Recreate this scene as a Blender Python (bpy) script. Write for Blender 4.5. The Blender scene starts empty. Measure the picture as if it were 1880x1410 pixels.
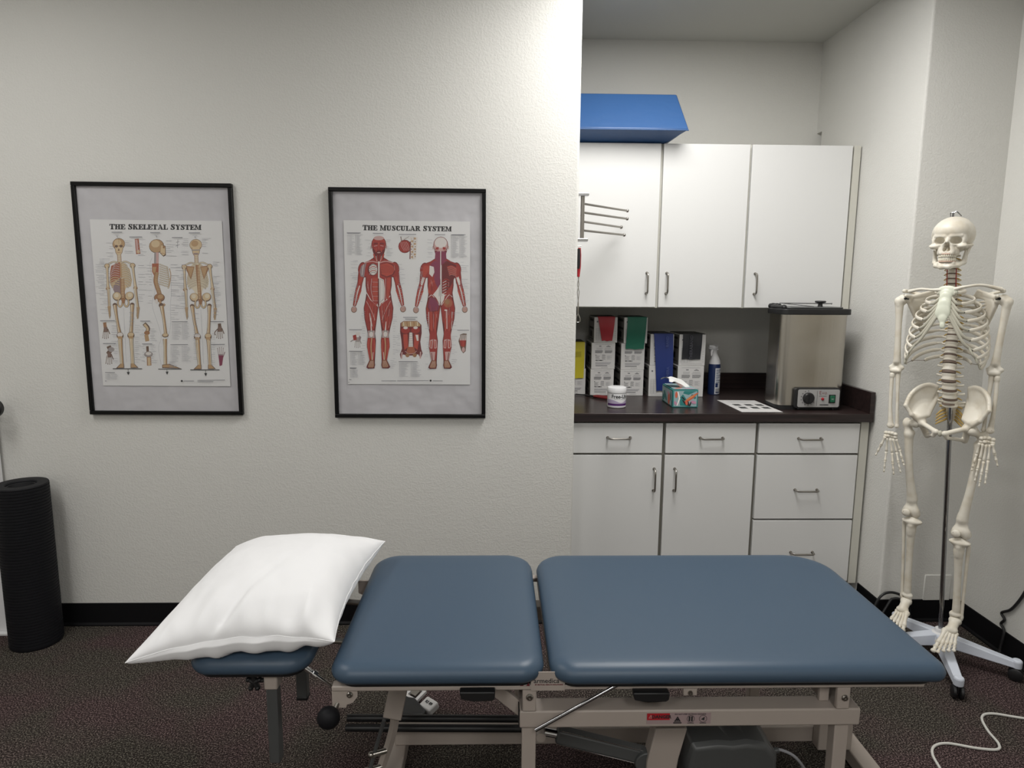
import bpy, math, random
import numpy as np
from mathutils import Vector, Matrix
random.seed(7)
PI = math.pi
SC = bpy.context.scene
COL = SC.collection

# ---------------------------------------------------------------- camera
F_PX, PITCH, ROLL, YAW, CAM_H = 1229.1, 0.1482, 0.0069, 0.0244, 1.4806
fw = Vector((math.sin(YAW)*math.cos(PITCH), math.cos(YAW)*math.cos(PITCH), -math.sin(PITCH)))
r0 = Vector((math.cos(YAW), -math.sin(YAW), 0)); u0 = r0.cross(fw)
rt = math.cos(ROLL)*r0 + math.sin(ROLL)*u0
up = -math.sin(ROLL)*r0 + math.cos(ROLL)*u0
cam_data = bpy.data.cameras.new('camera'); cam = bpy.data.objects.new('camera', cam_data); COL.objects.link(cam)
cam_data.sensor_width = 36.0; cam_data.lens = F_PX*36.0/1880.0; cam_data.clip_start = 0.02
cam.matrix_world = Matrix(((rt.x, up.x, -fw.x, 0), (rt.y, up.y, -fw.y, 0), (rt.z, up.z, -fw.z, CAM_H), (0, 0, 0, 1)))
SC.camera = cam

# ---------------------------------------------------------------- world, exposure
wd = bpy.data.worlds.new('world'); SC.world = wd; wd.use_nodes = True
wd.node_tree.nodes['Background'].inputs[0].default_value = (0.9, 0.95, 1.0, 1)
wd.node_tree.nodes['Background'].inputs[1].default_value = 0.05
vs = SC.view_settings
vs.view_transform = 'Standard'; vs.look = 'None'; vs.gamma = 1.0; vs.exposure = 0.0; vs.use_curve_mapping = False
CEIL = 2.74

def troffer_light(x, y, w, l, power, col=(1.0, 0.985, 0.96)):
    ld = bpy.data.lights.new('troffer_lamp', 'AREA'); ld.shape = 'RECTANGLE'; ld.size = w; ld.size_y = l
    ld.energy = power; ld.color = col
    o = bpy.data.objects.new('troffer_lamp', ld); COL.objects.link(o); o.location = (x, y, CEIL-0.012)
    return o
# fluorescent ceiling fittings (x, y, width, length, watts)
TROFFERS = [(0.72, 2.15, 0.6, 1.2, 34), (-1.9, 1.4, 0.6, 1.2, 17), (-1.2, -1.2, 0.6, 1.2, 26), (0.7, -1.2, 0.6, 1.2, 26)]
for t_ in TROFFERS: troffer_light(*t_)

# ---------------------------------------------------------------- materials
def nod(m): return m.node_tree.nodes, m.node_tree.links
def mat(name, color, rough=0.6, metal=0.0, bump=None, mix=None, coat=0.0, spec=0.5, trans=0.0, sheen=0.0, emit=None, aniso=0):
    """bump=(scale, strength, distance)  mix=(color2, scale, lo, hi): procedural colour variation"""
    m = bpy.data.materials.new(name); m.use_nodes = True; N, L = nod(m); b = N['Principled BSDF']
    c = tuple(color)+(1,) if len(color) == 3 else color
    b.inputs['Base Color'].default_value = c; b.inputs['Roughness'].default_value = rough
    b.inputs['Metallic'].default_value = metal; b.inputs['Coat Weight'].default_value = coat
    b.inputs['Specular IOR Level'].default_value = spec
    b.inputs['Transmission Weight'].default_value = trans; b.inputs['Sheen Weight'].default_value = sheen
    if aniso: b.inputs['Anisotropic'].default_value = aniso
    if emit: b.inputs['Emission Color'].default_value = tuple(emit[0])+(1,); b.inputs['Emission Strength'].default_value = emit[1]
    tc = N.new('ShaderNodeTexCoord')
    if mix:
        n = N.new('ShaderNodeTexNoise'); n.inputs['Scale'].default_value = mix[1]; n.inputs['Detail'].default_value = 3
        r = N.new('ShaderNodeMapRange'); r.inputs[1].default_value = mix[2]; r.inputs[2].default_value = mix[3]
        x = N.new('ShaderNodeMix'); x.data_type = 'RGBA'; x.inputs[6].default_value = c; x.inputs[7].default_value = tuple(mix[0])+(1,)
        L.new(tc.outputs['Object'], n.inputs['Vector']); L.new(n.outputs[0], r.inputs[0]); L.new(r.outputs[0], x.inputs[0])
        L.new(x.outputs[2], b.inputs['Base Color'])
    if bump:
        n = N.new('ShaderNodeTexNoise'); n.inputs['Scale'].default_value = bump[0]; n.inputs['Detail'].default_value = 2
        bm_ = N.new('ShaderNodeBump'); bm_.inputs['Strength'].default_value = bump[1]; bm_.inputs['Distance'].default_value = bump[2]
        L.new(tc.outputs['Object'], n.inputs['Vector']); L.new(n.outputs[0], bm_.inputs['Height']); L.new(bm_.outputs[0], b.inputs['Normal'])
    return m
def wall_mat(name, color):
    m = mat(name, color, 0.75, spec=0.35); N, L = nod(m); b = N['Principled BSDF']
    tc = N.new('ShaderNodeTexCoord')
    n1 = N.new('ShaderNodeTexNoise'); n1.inputs['Scale'].default_value = 150; n1.inputs['Detail'].default_value = 2.0; n1.inputs['Roughness'].default_value = 0.5
    n2 = N.new('ShaderNodeTexNoise'); n2.inputs['Scale'].default_value = 60; n2.inputs['Detail'].default_value = 1.0
    r1 = N.new('ShaderNodeMapRange'); r1.inputs[1].default_value = 0.42; r1.inputs[2].default_value = 0.62
    a = N.new('ShaderNodeMath'); a.operation = 'MULTIPLY_ADD'; a.inputs[1].default_value = 0.6
    bp = N.new('ShaderNodeBump'); bp.inputs['Strength'].default_value = 0.32; bp.inputs['Distance'].default_value = 0.0013
    for n in (n1, n2): L.new(tc.outputs['Object'], n.inputs['Vector'])
    L.new(n1.outputs[0], r1.inputs[0]); L.new(n2.outputs[0], a.inputs[0]); L.new(r1.outputs[0], a.inputs[2])
    L.new(a.outputs[0], bp.inputs['Height']); L.new(bp.outputs[0], b.inputs['Normal'])
    return m
M = {}
M['wall'] = wall_mat('orange_peel_paint', (0.655, 0.648, 0.615))
M['ceiling'] = mat('ceiling_paint', (0.55, 0.55, 0.52), 0.9, bump=(60, 0.3, 0.002))
M['rubber_base'] = mat('black_rubber_base', (0.005, 0.005, 0.006), 0.5, bump=(20, 0.05, 0.001), spec=0.2)
# carpet: fine loops, brown-grey with flecks
def carpet():
    m = mat('loop_carpet', (0.03, 0.025, 0.024), 0.95, spec=0.1); N, L = nod(m); b = N['Principled BSDF']
    tc = N.new('ShaderNodeTexCoord')
    v = N.new('ShaderNodeTexVoronoi'); v.inputs['Scale'].default_value = 260
    n = N.new('ShaderNodeTexNoise'); n.inputs['Scale'].default_value = 210; n.inputs['Detail'].default_value = 3; n.inputs['Roughness'].default_value = 0.7
    big = N.new('ShaderNodeTexNoise'); big.inputs['Scale'].default_value = 3.0
    cr = N.new('ShaderNodeValToRGB'); e = cr.color_ramp.elements
    e[0].position = 0.42; e[0].color = (0.012, 0.009, 0.009, 1); e[1].position = 0.64; e[1].color = (0.26, 0.225, 0.21, 1)
    e2 = cr.color_ramp.elements.new(0.53); e2.color = (0.060, 0.049, 0.047, 1)
    hue = N.new('ShaderNodeMix'); hue.data_type = 'RGBA'; hue.blend_type = 'MULTIPLY'; hue.inputs[0].default_value = 1
    cr2 = N.new('ShaderNodeValToRGB'); f = cr2.color_ramp.elements
    f[0].position = 0.42; f[0].color = (0.95, 1.0, 0.88, 1); f[1].position = 0.6; f[1].color = (1.12, 0.92, 0.95, 1)
    bp = N.new('ShaderNodeBump'); bp.inputs['Strength'].default_value = 0.9; bp.inputs['Distance'].default_value = 0.004
    for k in (v, n, big): L.new(tc.outputs['Object'], k.inputs['Vector'])
    L.new(n.outputs[0], cr.inputs[0]); L.new(big.outputs[0], cr2.inputs[0])
    L.new(cr.outputs[0], hue.inputs[6]); L.new(cr2.outputs[0], hue.inputs[7]); L.new(hue.outputs[2], b.inputs['Base Color'])
    L.new(v.outputs['Distance'], bp.inputs['Height']); L.new(bp.outputs[0], b.inputs['Normal'])
    return m
M['carpet'] = carpet()
M['white_lam'] = mat('white_laminate', (0.70, 0.70, 0.69), 0.38, bump=(250, 0.04, 0.0005))
M['lam_edge'] = mat('aged_laminate_edge', (0.58, 0.57, 0.51), 0.5)
M['gap'] = mat('cabinet_carcass_face', (0.20, 0.19, 0.16), 0.6)
M['nickel'] = mat('brushed_nickel', (0.36, 0.34, 0.31), 0.28, 1.0)
M['chrome'] = mat('chrome', (0.75, 0.75, 0.76), 0.12, 1.0)
M['darkchrome'] = mat('polished_steel_rod', (0.35, 0.35, 0.36), 0.15, 1.0)
def wood():
    m = mat('espresso_woodgrain_laminate', (0.022, 0.013, 0.013), 0.30); N, L = nod(m); b = N['Principled BSDF']
    tc = N.new('ShaderNodeTexCoord'); mp = N.new('ShaderNodeMapping'); mp.inputs['Scale'].default_value = (3, 60, 60)
    n = N.new('ShaderNodeTexNoise'); n.inputs['Scale'].default_value = 1.0; n.inputs['Detail'].default_value = 4
    cr = N.new('ShaderNodeValToRGB'); e = cr.color_ramp.elements
    e[0].position = 0.35; e[0].color = (0.014, 0.009, 0.009, 1); e[1].position = 0.7; e[1].color = (0.036, 0.022, 0.021, 1)
    L.new(tc.outputs['Object'], mp.inputs[0]); L.new(mp.outputs[0], n.inputs[0]); L.new(n.outputs[0], cr.inputs[0]); L.new(cr.outputs[0], b.inputs['Base Color'])
    return m
M['wood'] = wood()
M['black'] = mat('black_plastic', (0.010, 0.010, 0.011), 0.45)
M['blackgloss'] = mat('black_frame_lacquer', (0.004, 0.004, 0.004), 0.35, spec=0.2)
M['white'] = mat('white_plastic', (0.75, 0.75, 0.76), 0.35)
M['vinyl'] = mat('slate_blue_vinyl', (0.050, 0.082, 0.124), 0.40, bump=(420, 0.10, 0.0006), spec=0.38)
M['blue_vinyl'] = mat('royal_blue_vinyl', (0.024, 0.080, 0.215), 0.42, bump=(14, 0.25, 0.01))
M['beige'] = mat('cream_powder_coat', (0.42, 0.365, 0.325), 0.38)
M['gray'] = mat('grey_enamel', (0.075, 0.078, 0.078), 0.4)
M['foam'] = mat('black_foam', (0.006, 0.006, 0.008), 0.6, spec=0.25)
M['ink'] = mat('print_ink', (0.02, 0.02, 0.022), 0.7)
M['inkgray'] = mat('grey_print_ink', (0.30, 0.30, 0.32), 0.7)

# ---------------------------------------------------------------- mesh builder
def rotm(rx=0, ry=0, rz=0):
    return np.array((Matrix.Rotation(rz, 3, 'Z') @ Matrix.Rotation(ry, 3, 'Y') @ Matrix.Rotation(rx, 3, 'X')))
class MB:
    def __init__(s): s.v = []; s.f = []; s.m = []; s.cur = 0
    def add(s, vs_, fs, mi=None):
        o = len(s.v); s.v.extend([tuple(map(float, p)) for p in vs_])
        for f in fs: s.f.append(tuple(int(i)+o for i in f)); s.m.append(s.cur if mi is None else mi)
        return s
    def box(s, x0, x1, y0, y1, z0, z1, rot=None, mi=None):
        c = np.array([(x0+x1)/2, (y0+y1)/2, (z0+z1)/2]); h = np.array([(x1-x0)/2, (y1-y0)/2, (z1-z0)/2])
        p = np.array([(a, b, d) for a in (-1, 1) for b in (-1, 1) for d in (-1, 1)])*h
        if rot is not None: p = p @ rot.T
        return s.add(p+c, [(0, 1, 3, 2), (4, 6, 7, 5), (0, 4, 5, 1), (2, 3, 7, 6), (0, 2, 6, 4), (1, 5, 7, 3)], mi)
    def beam(s, a, b, w, h, upv=(0, 0, 1), mi=None):
        """rectangular bar from a to b"""
        a = np.array(a, float); b = np.array(b, float); d = b-a; L = np.linalg.norm(d); d = d/L
        u = np.array(upv, float); sd = np.cross(d, u); sd /= np.linalg.norm(sd); u = np.cross(sd, d)
        p = [];
        for t in (a, b):
            for (i, j) in ((-1, -1), (1, -1), (1, 1), (-1, 1)): p.append(t+sd*i*w/2+u*j*h/2)
        return s.add(p, [(0, 1, 2, 3)[::-1], (4, 5, 6, 7), (0, 1, 5, 4), (1, 2, 6, 5), (2, 3, 7, 6), (3, 0, 4, 7)], mi)
    def tube(s, pts, r, n=10, cap=True, flat=1.0, upv=None, mi=None):
        """swept tube; r number or list; flat scales the second axis"""
        P = np.array(pts, float); k = len(P); R = np.full(k, r, float) if np.isscalar(r) else np.array(r, float)
        T = np.gradient(P, axis=0); T /= (np.linalg.norm(T, axis=1)[:, None]+1e-12)
        u = np.array(upv if upv is not None else ((0, 0, 1) if abs(T[0][2]) < 0.9 else (1, 0, 0)), float)
        vs_ = []
        for i in range(k):
            sd = np.cross(T[i], u); nn = np.linalg.norm(sd)
            if nn > 1e-6: sd /= nn
            else: sd = np.array([1., 0, 0])
            uu = np.cross(sd, T[i]);
            if upv is None: u = uu
            for j in range(n):
                a = 2*PI*j/n; vs_.append(P[i]+R[i]*(math.cos(a)*sd*flat+math.sin(a)*uu))
        fs = [(i*n+j, i*n+(j+1) % n, (i+1)*n+(j+1) % n, (i+1)*n+j) for i in range(k-1) for j in range(n)]
        if cap: fs += [tuple(range(n))[::-1], tuple((k-1)*n+j for j in range(n))]
        return s.add(vs_, fs, mi)
    def cyl(s, a, b, r0, r1=None, n=20, mi=None):
        return s.tube([a, b], [r0, r0 if r1 is None else r1], n, mi=mi)
    def lathe(s, prof, c=(0, 0, 0), n=32, rot=None, mi=None, sq=(1, 1)):
        """profile [(r,z)] about z at c"""
        vs_ = []; k = len(prof)
        for (r, z) in prof:
            for j in range(n):
                a = 2*PI*j/n; vs_.append((r*math.cos(a)*sq[0], r*math.sin(a)*sq[1], z))
        vs_ = np.array(vs_)
        if rot is not None: vs_ = vs_ @ rot.T
        vs_ = vs_+np.array(c)
        fs = [(i*n+j, i*n+(j+1) % n, (i+1)*n+(j+1) % n, (i+1)*n+j) for i in range(k-1) for j in range(n)]
        fs += [tuple(range(n))[::-1], tuple((k-1)*n+j for j in range(n))]
        return s.add(vs_, fs, mi)
    def ell(s, c, r, n=14, rot=None, mi=None):
        if np.isscalar(r): r = (r, r, r)
        k = max(6, n//2+1); prof = [(math.sin(PI*i/k), -math.cos(PI*i/k)) for i in range(k+1)]
        vs_ = []
        for (q, z) in prof[1:-1]:
            for j in range(n): a = 2*PI*j/n; vs_.append((q*math.cos(a)*r[0], q*math.sin(a)*r[1], z*r[2]))
        vs_ += [(0, 0, -r[2]), (0, 0, r[2])]; vs_ = np.array(vs_)
        if rot is not None: vs_ = vs_ @ rot.T
        K = k-1; fs = [(i*n+j, i*n+(j+1) % n, (i+1)*n+(j+1) % n, (i+1)*n+j) for i in range(K-1) for j in range(n)]
        fs += [(K*n, (j+1) % n, j) for j in range(n)] + [(K*n+1, (K-1)*n+j, (K-1)*n+(j+1) % n) for j in range(n)]
        return s.add(vs_+np.array(c), fs, mi)
    def prism(s, poly, lo, hi, axis='z', mi=None):
        """extrude 2D poly between lo and hi along axis; poly coords are the two other axes in x,y,z order"""
        n = len(poly)
        def P(a, b, t): return {'z': (a, b, t), 'y': (a, t, b), 'x': (t, a, b)}[axis]
        vs_ = [P(a, b, lo) for a, b in poly]+[P(a, b, hi) for a, b in poly]
        fs = [tuple(range(n))[::-1], tuple(range(n, 2*n))]+[(i, (i+1) % n, n+(i+1) % n, n+i) for i in range(n)]
        return s.add(vs_, fs, mi)
    def build(s, name, mats, parent=None, smooth=35, bevel=0, seg=2, world=True, sub=0):
        me = bpy.data.meshes.new(name); me.from_pydata(s.v, [], s.f)
        if not isinstance(mats, (list, tuple)): mats = [mats]
        for m in mats: me.materials.append(M[m] if isinstance(m, str) else m)
        if len(mats) > 1: me.polygons.foreach_set('material_index', s.m)
        o = bpy.data.objects.new(name, me); COL.objects.link(o)
        if parent is not None:
            o.parent = parent
            if world: me.transform(WM(parent).inverted())
        me.validate(); me.update()
        import bmesh
        bm = bmesh.new(); bm.from_mesh(me); bmesh.ops.recalc_face_normals(bm, faces=bm.faces); bm.to_mesh(me); bm.free()
        if smooth: me.shade_smooth(); me.set_sharp_from_angle(angle=math.radians(smooth))
        if bevel:
            b = o.modifiers.new('bevel', 'BEVEL'); b.width = bevel; b.segments = seg; b.limit_method = 'ANGLE'; b.angle_limit = math.radians(40)
        if sub:
            b = o.modifiers.new('sub', 'SUBSURF'); b.levels = sub; b.render_levels = sub
        return o
def WM(o):
    m = o.matrix_basis.copy()
    while o.parent: o = o.parent; m = o.matrix_basis @ m
    return m
def thing(name, label, cat, loc=(0, 0, 0), rz=0, group=None):
    o = bpy.data.objects.new(name, None); COL.objects.link(o); o.empty_display_size = 0.05
    o.location = loc; o.rotation_euler = (0, 0, rz); return tag(o, label, cat, group)
def tag(o, label, cat, group=None):
    o['label'] = label; o['category'] = cat
    if group: o['group'] = group
    return o
def struct(o): o['kind'] = 'structure'; return o
def stuff(o): o['kind'] = 'stuff'; return o
def text_geo(txt, size, bold=0.0, align='CENTER', spacing=1.0):
    """verts (x,y) and faces of a text line, baseline at y=0"""
    cu = bpy.data.curves.new('t', 'FONT'); cu.body = txt; cu.size = size; cu.align_x = align; cu.offset = bold; cu.space_character = spacing
    cu.resolution_u = 3
    ob = bpy.data.objects.new('t', cu); me = ob.to_mesh()
    v = [(p.co.x, p.co.y) for p in me.vertices]; f = [tuple(p.vertices) for p in me.polygons]
    ob.to_mesh_clear(); bpy.data.objects.remove(ob); bpy.data.curves.remove(cu)
    return v, f
def rrect(x0, x1, y0, y1, r, n=6):
    """rounded rectangle outline, ccw; r number or (bl,br,tr,tl)"""
    if np.isscalar(r): r = (r,)*4
    out = []
    for (cx, cy, a0, rr) in ((x0+r[0], y0+r[0], PI, r[0]), (x1-r[1], y0+r[1], 1.5*PI, r[1]), (x1-r[2], y1-r[2], 0, r[2]), (x0+r[3], y1-r[3], 0.5*PI, r[3])):
        for i in range(n+1):
            a = a0+0.5*PI*i/n; out.append((cx+rr*math.cos(a), cy+rr*math.sin(a)))
    return out
def spline(pts, n=8):
    """Catmull-Rom through points"""
    P = [np.array(p, float) for p in pts]; P = [2*P[0]-P[1]]+P+[2*P[-1]-P[-2]]; out = []
    for i in range(1, len(P)-2):
        for k in range(n):
            t = k/n; a, b, c, d = P[i-1:i+3]
            out.append(0.5*((2*b)+(c-a)*t+(2*a-5*b+4*c-d)*t*t+(3*b-a-3*c+d)*t**3))
    out.append(P[-2]); return out

# ---------------------------------------------------------------- 3D shapes from distance fields (for bones)
def sdf_mesh(prims, h, k=0.008, pad=0.006, sub=(), post=None):
    """prims: ('c',a,b,ra,rb) tapered capsule | ('e',c,radii[,rot]) ellipsoid; sub: list carved away. Returns verts, quads."""
    lo = np.array([1e9]*3); hi = -lo
    for p in prims:
        if p[0] == 'p':
            for q, r in zip(p[1], p[2]): lo = np.minimum(lo, np.array(q)-r); hi = np.maximum(hi, np.array(q)+r)
        elif p[0] == 'c':
            for q, r in ((p[1], p[3]), (p[2], p[4])): lo = np.minimum(lo, np.array(q)-r); hi = np.maximum(hi, np.array(q)+r)
        else:
            r = max(p[2]) if len(p) > 3 else np.array(p[2]); lo = np.minimum(lo, np.array(p[1])-r); hi = np.maximum(hi, np.array(p[1])+r)
    lo = lo-pad-h; hi = hi+pad+h; n = np.ceil((hi-lo)/h).astype(int)+1
    X = [lo[i]+h*np.arange(n[i]) for i in range(3)]
    P = np.stack(np.meshgrid(*X, indexing='ij'), -1).astype(np.float32)
    def d1(p):
        if p[0] == 'p':      # polyline with varying radius
            o_ = None
            for a, b, ra, rb in zip(p[1][:-1], p[1][1:], p[2][:-1], p[2][1:]):
                q = d1(('c', a, b, ra, rb)); o_ = q if o_ is None else np.minimum(o_, q)
            return o_
        if p[0] == 'c':
            a = np.array(p[1], np.float32); b = np.array(p[2], np.float32); ab = b-a; t = np.clip(((P-a) @ ab)/max(ab @ ab, 1e-9), 0, 1)
            return np.linalg.norm(P-a-t[..., None]*ab, axis=-1)-(p[3]+(p[4]-p[3])*t)
        r = np.array(p[2], np.float32); q = P-np.array(p[1], np.float32)
        if len(p) > 3: q = q @ np.array(p[3], np.float32)
        k0 = np.linalg.norm(q/r, axis=-1); k1 = np.linalg.norm(q/(r*r), axis=-1)+1e-6
        return k0*(k0-1)/k1
    D = None
    for p in prims:
        d = d1(p)
        if D is None: D = d
        else:
            hh = np.clip(0.5+0.5*(D-d)/k, 0, 1); D = D*(1-hh)+d*hh-k*hh*(1-hh)
    for p in sub:
        kk = 0.0022; d = -d1(p); hh = np.clip(0.5-0.5*(D-d)/kk, 0, 1); D = D*(1-hh)+d*hh+kk*hh*(1-hh)
    if post: D = post(P, D)
    return surface_nets(D, lo, h)
def surface_nets(D, lo, h):
    S = D < 0; n = D.shape
    c = [slice(0, -1), slice(1, None)]
    acc = np.zeros((n[0]-1, n[1]-1, n[2]-1, 3), np.float32); cnt = np.zeros((n[0]-1, n[1]-1, n[2]-1), np.float32)
    cor = [(i, j, k) for i in (0, 1) for j in (0, 1) for k in (0, 1)]
    for a in cor:
        for ax in range(3):
            if a[ax]: continue
            b = list(a); b[ax] = 1
            A = D[c[a[0]], c[a[1]], c[a[2]]]; B = D[c[b[0]], c[b[1]], c[b[2]]]
            m = (A < 0) != (B < 0)
            t = np.where(m, A/np.where(m, A-B, 1), 0)
            for q in range(3):
                acc[..., q] += np.where(m, a[q]+(t if q == ax else 0), 0)
            cnt += m
    mask = cnt > 0; idx = -np.ones(mask.shape, int); idx[mask] = np.arange(mask.sum())
    ijk = np.argwhere(mask); V = (ijk+acc[mask]/cnt[mask][:, None])*h+lo
    Fs = []
    for ax in range(3):
        sl0 = [slice(None)]*3; sl1 = [slice(None)]*3; sl0[ax] = slice(0, -1); sl1[ax] = slice(1, None)
        A = S[tuple(sl0)]; B = S[tuple(sl1)]; e = np.argwhere(A != B)
        u, w = [(1, 2), (2, 0), (0, 1)][ax]
        ok = (e[:, u] > 0) & (e[:, w] > 0) & (e[:, u] < n[u]-1) & (e[:, w] < n[w]-1); e = e[ok]
        sg = A[tuple(e.T)]
        def g(du, dw):
            q = e.copy(); q[:, u] -= du; q[:, w] -= dw; return idx[tuple(q.T)]
        Q = np.stack([g(1, 1), g(0, 1), g(0, 0), g(1, 0)], 1); Q[~sg] = Q[~sg][:, ::-1]; Fs.append(Q)
    return V, np.concatenate(Fs)
# ================================================================ room shell
XL, XR, YB, YF = -2.9, 2.069, -3.0, 3.81       # left wall, right wall, behind camera, far
DW, XE, DA, XP = 2.77, 0.332, 3.69, 1.708      # picture wall, its right end, alcove back, alcove right side
b = MB().box(XL-0.1, XR+0.12, YB-0.1, YF, -0.1, 0); struct(b.build('floor', 'carpet'))
b = MB().box(XL-0.1, XR+0.12, YB-0.1, YF, CEIL, CEIL+0.1); struct(b.build('ceiling', 'ceiling'))
p = [(XL-0.1, DW)]+[(XE-0.012+0.012*math.cos(a), DW+0.012+0.012*math.sin(a)) for a in np.linspace(-PI/2, 0, 6)]+[(XE, YF), (XL-0.1, YF)]
struct(MB().prism(p, 0, CEIL).build('wall_back', 'wall'))
struct(MB().box(XE, XR+0.12, DA, YF, 0, CEIL).build('wall_alcove', 'wall'))
cr = [(XP+0.01+0.01*math.cos(a), DW+0.01+0.01*math.sin(a)) for a in np.linspace(PI, 1.5*PI, 6)]
b = MB().prism([(XP, DA-0.055)]+cr+[(XR+0.12, DW), (XR+0.12, DA), (XP+0.045, DA), (XP+0.045, DA-0.055)], 0, 2.285)
b.prism([(XP, DA)]+cr+[(XR+0.12, DW), (XR+0.12, DA)], 2.285, CEIL)
struct(b.build('wall_pier', 'wall'))
struct(MB().box(XR, XR+0.12, YB-0.1, DW, 0, CEIL).build('wall_right', 'wall'))
struct(MB().box(XL-0.1, XL, YB-0.1, DW, 0, CEIL).build('wall_left', 'wall'))
struct(MB().box(XL, XR, YB-0.1, YB, 0, CEIL).build('wall_front', 'wall'))
bp = [(0, 0), (0.012, 0), (0.012, 0.006), (0.006, 0.014), (0.004, 0.100), (0.001, 0.102), (0, 0.102)]   # rubber base profile (depth, height)
struct(MB().prism([(DW-d, z) for d, z in bp], XL, XE, 'x').build('baseboard_back', 'rubber_base'))
struct(MB().prism([(DW-d, z) for d, z in bp], XP, XR, 'x').build('baseboard_pier', 'rubber_base'))
struct(MB().prism([(XR-d, z) for d, z in bp], YB, DW, 'y').build('baseboard_right', 'rubber_base'))
struct(MB().prism([(XP-d, z) for d, z in bp], DW-0.012, 2.94, 'y').build('baseboard_alcove', 'rubber_base'))
# ceiling fittings that light the room
M['diffuser'] = mat('lit_acrylic_diffuser', (0.9, 0.9, 0.88), 0.5, emit=((1, 0.975, 0.93), 2.0))
where = ['above the treatment table', 'near the picture wall, above the foam roller', 'behind the viewer on the left', 'behind the viewer on the right']
for (x, y, w, l, _), wh in zip(TROFFERS, where):
    t = thing('ceiling_light', 'white rectangular fluorescent ceiling light '+wh, 'ceiling light', (x, y, CEIL), 0, 'ceiling lights')
    b = MB()
    for s in (-1, 1):
        b.box(x-w/2-0.03, x+w/2+0.03, y+s*(l/2+0.015)-0.015, y+s*(l/2+0.015)+0.015, CEIL-0.012, CEIL)
        b.box(x+s*(w/2+0.015)-0.015, x+s*(w/2+0.015)+0.015, y-l/2, y+l/2, CEIL-0.012, CEIL)
    b.build('frame', 'white', t)
    MB().box(x-w/2, x+w/2, y-l/2, y+l/2, CEIL-0.008, CEIL-0.002).build('diffuser', 'diffuser', t)
# blank wall plate
t = MB().box(1.906, 2.026, 2.7655, DW+0.001, 0.098, 0.218).build('wall_plate', 'wall', bevel=0.004)
tag(t, 'painted blank double wall plate just above the black baseboard behind the skeleton', 'wall plate')

# ================================================================ upper cabinets
def pull(b, x, z, y, vertical, L=0.096):
    """bent-wire pull on a face at depth y"""
    h = L/2; pts = []
    prof = [(-h, 0.001), (-h, -0.018), (-h+0.003, -0.025), (-h+0.010, -0.030), (-h+0.02, -0.031), (h-0.02, -0.031), (h-0.010, -0.030), (h-0.003, -0.025), (h, -0.018), (h, 0.001)]
    for a, d in prof: pts.append((x, y+d, z+a) if vertical else (x+a, y+d, z))
    b.tube(pts, 0.0042, 10)
    for a in (-h, h):
        q = (x, y, z+a) if vertical else (x+a, y, z); b.cyl((q[0], q[1]+0.0005, q[2]), (q[0], q[1]-0.003, q[2]), 0.0065, n=12)
UD = 3.2075
ups = [('left', 'leftmost white upper cabinet door unit, beneath the blue wedge cushion', 0.336, 0.762, 0.715, 0.334, 0.7685),
       ('mid', 'middle white upper cabinet above the resistance band boxes', 0.775, 1.178, 0.810, 0.7685, 1.184),
       ('right', 'rightmost white upper cabinet above the steel hot pack warmer', 1.190, 1.660, 1.234, 1.184, 1.700)]
for _, lab, x0, x1, hx, c0, c1 in ups:
    t = thing('upper_cabinet', lab, 'cabinet', ((c0+c1)/2, UD+0.25, 1.372), 0, 'wall-mounted white cabinets')
    MB().box(c0+0.0003, c1-0.0003, UD+0.021, DA-0.001, 1.372, 2.130).build('body', 'lam_edge', t)
    d = MB().box(x0, x1, UD, UD+0.019, 1.376, 2.128).build('door', 'white_lam', t, bevel=0.0012)
    h = MB(); pull(h, hx, 1.489, UD, True); h.build('handle', 'nickel', d)
    if c1 > 1.69: MB().box(1.668, 1.700, UD+0.004, UD+0.0215, 1.372, 2.130).build('filler_strip', 'lam_edge', t)

# ================================================================ base cabinets
LD = 2.936
def base(lab, c0, c1, fronts):
    t = thing('base_cabinet', lab, 'cabinet', ((c0+c1)/2, LD+0.3, 0), 0, 'white base cabinets')
    b = MB().box(c0+0.0003, c1-0.0003, LD+0.021, DA-0.002, 0.10, 0.8745); b.build('body', 'gap', t)
    MB().box(c0+0.0003, c1-0.0003, LD+0.07, DA-0.01, 0.0, 0.10).build('toe_kick', 'rubber_base', t)
    for kind, x0, x1, z0, z1, hx, hz in fronts:
        d = MB().box(x0, x1, LD, LD+0.019, z0, z1).build(kind, 'white_lam', t, bevel=0.0012)
        h = MB(); pull(h, hx, hz, LD, kind == 'door', 0.102); h.build('handle', 'nickel', d)
        # aged edge banding seen as a thin line in the gap
    return t
base('leftmost white base cabinet with one drawer over one door, beside the picture wall', 0.334, 0.7605,
     [('drawer', 0.340, 0.753, 0.728, 0.866, 0.555, 0.800), ('door', 0.340, 0.753, 0.112, 0.718, 0.720, 0.604)])
base('middle white base cabinet with one drawer over one door', 0.7605, 1.183,
     [('drawer', 0.768, 1.176, 0.728, 0.866, 0.975, 0.799), ('door', 0.768, 1.176, 0.112, 0.718, 0.814, 0.604)])
t = base('rightmost white base cabinet with a stack of three drawers', 1.183, 1.695,
     [('drawer', 1.191, 1.652, 0.728, 0.866, 1.424, 0.797), ('drawer', 1.191, 1.652, 0.417, 0.718, 1.424, 0.556), ('drawer', 1.191, 1.652, 0.112, 0.408, 1.425, 0.255)])
MB().box(1.659, 1.695, LD+0.004, LD+0.0215, 0.10, 0.8745).build('filler_strip', 'lam_edge', t)
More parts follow.
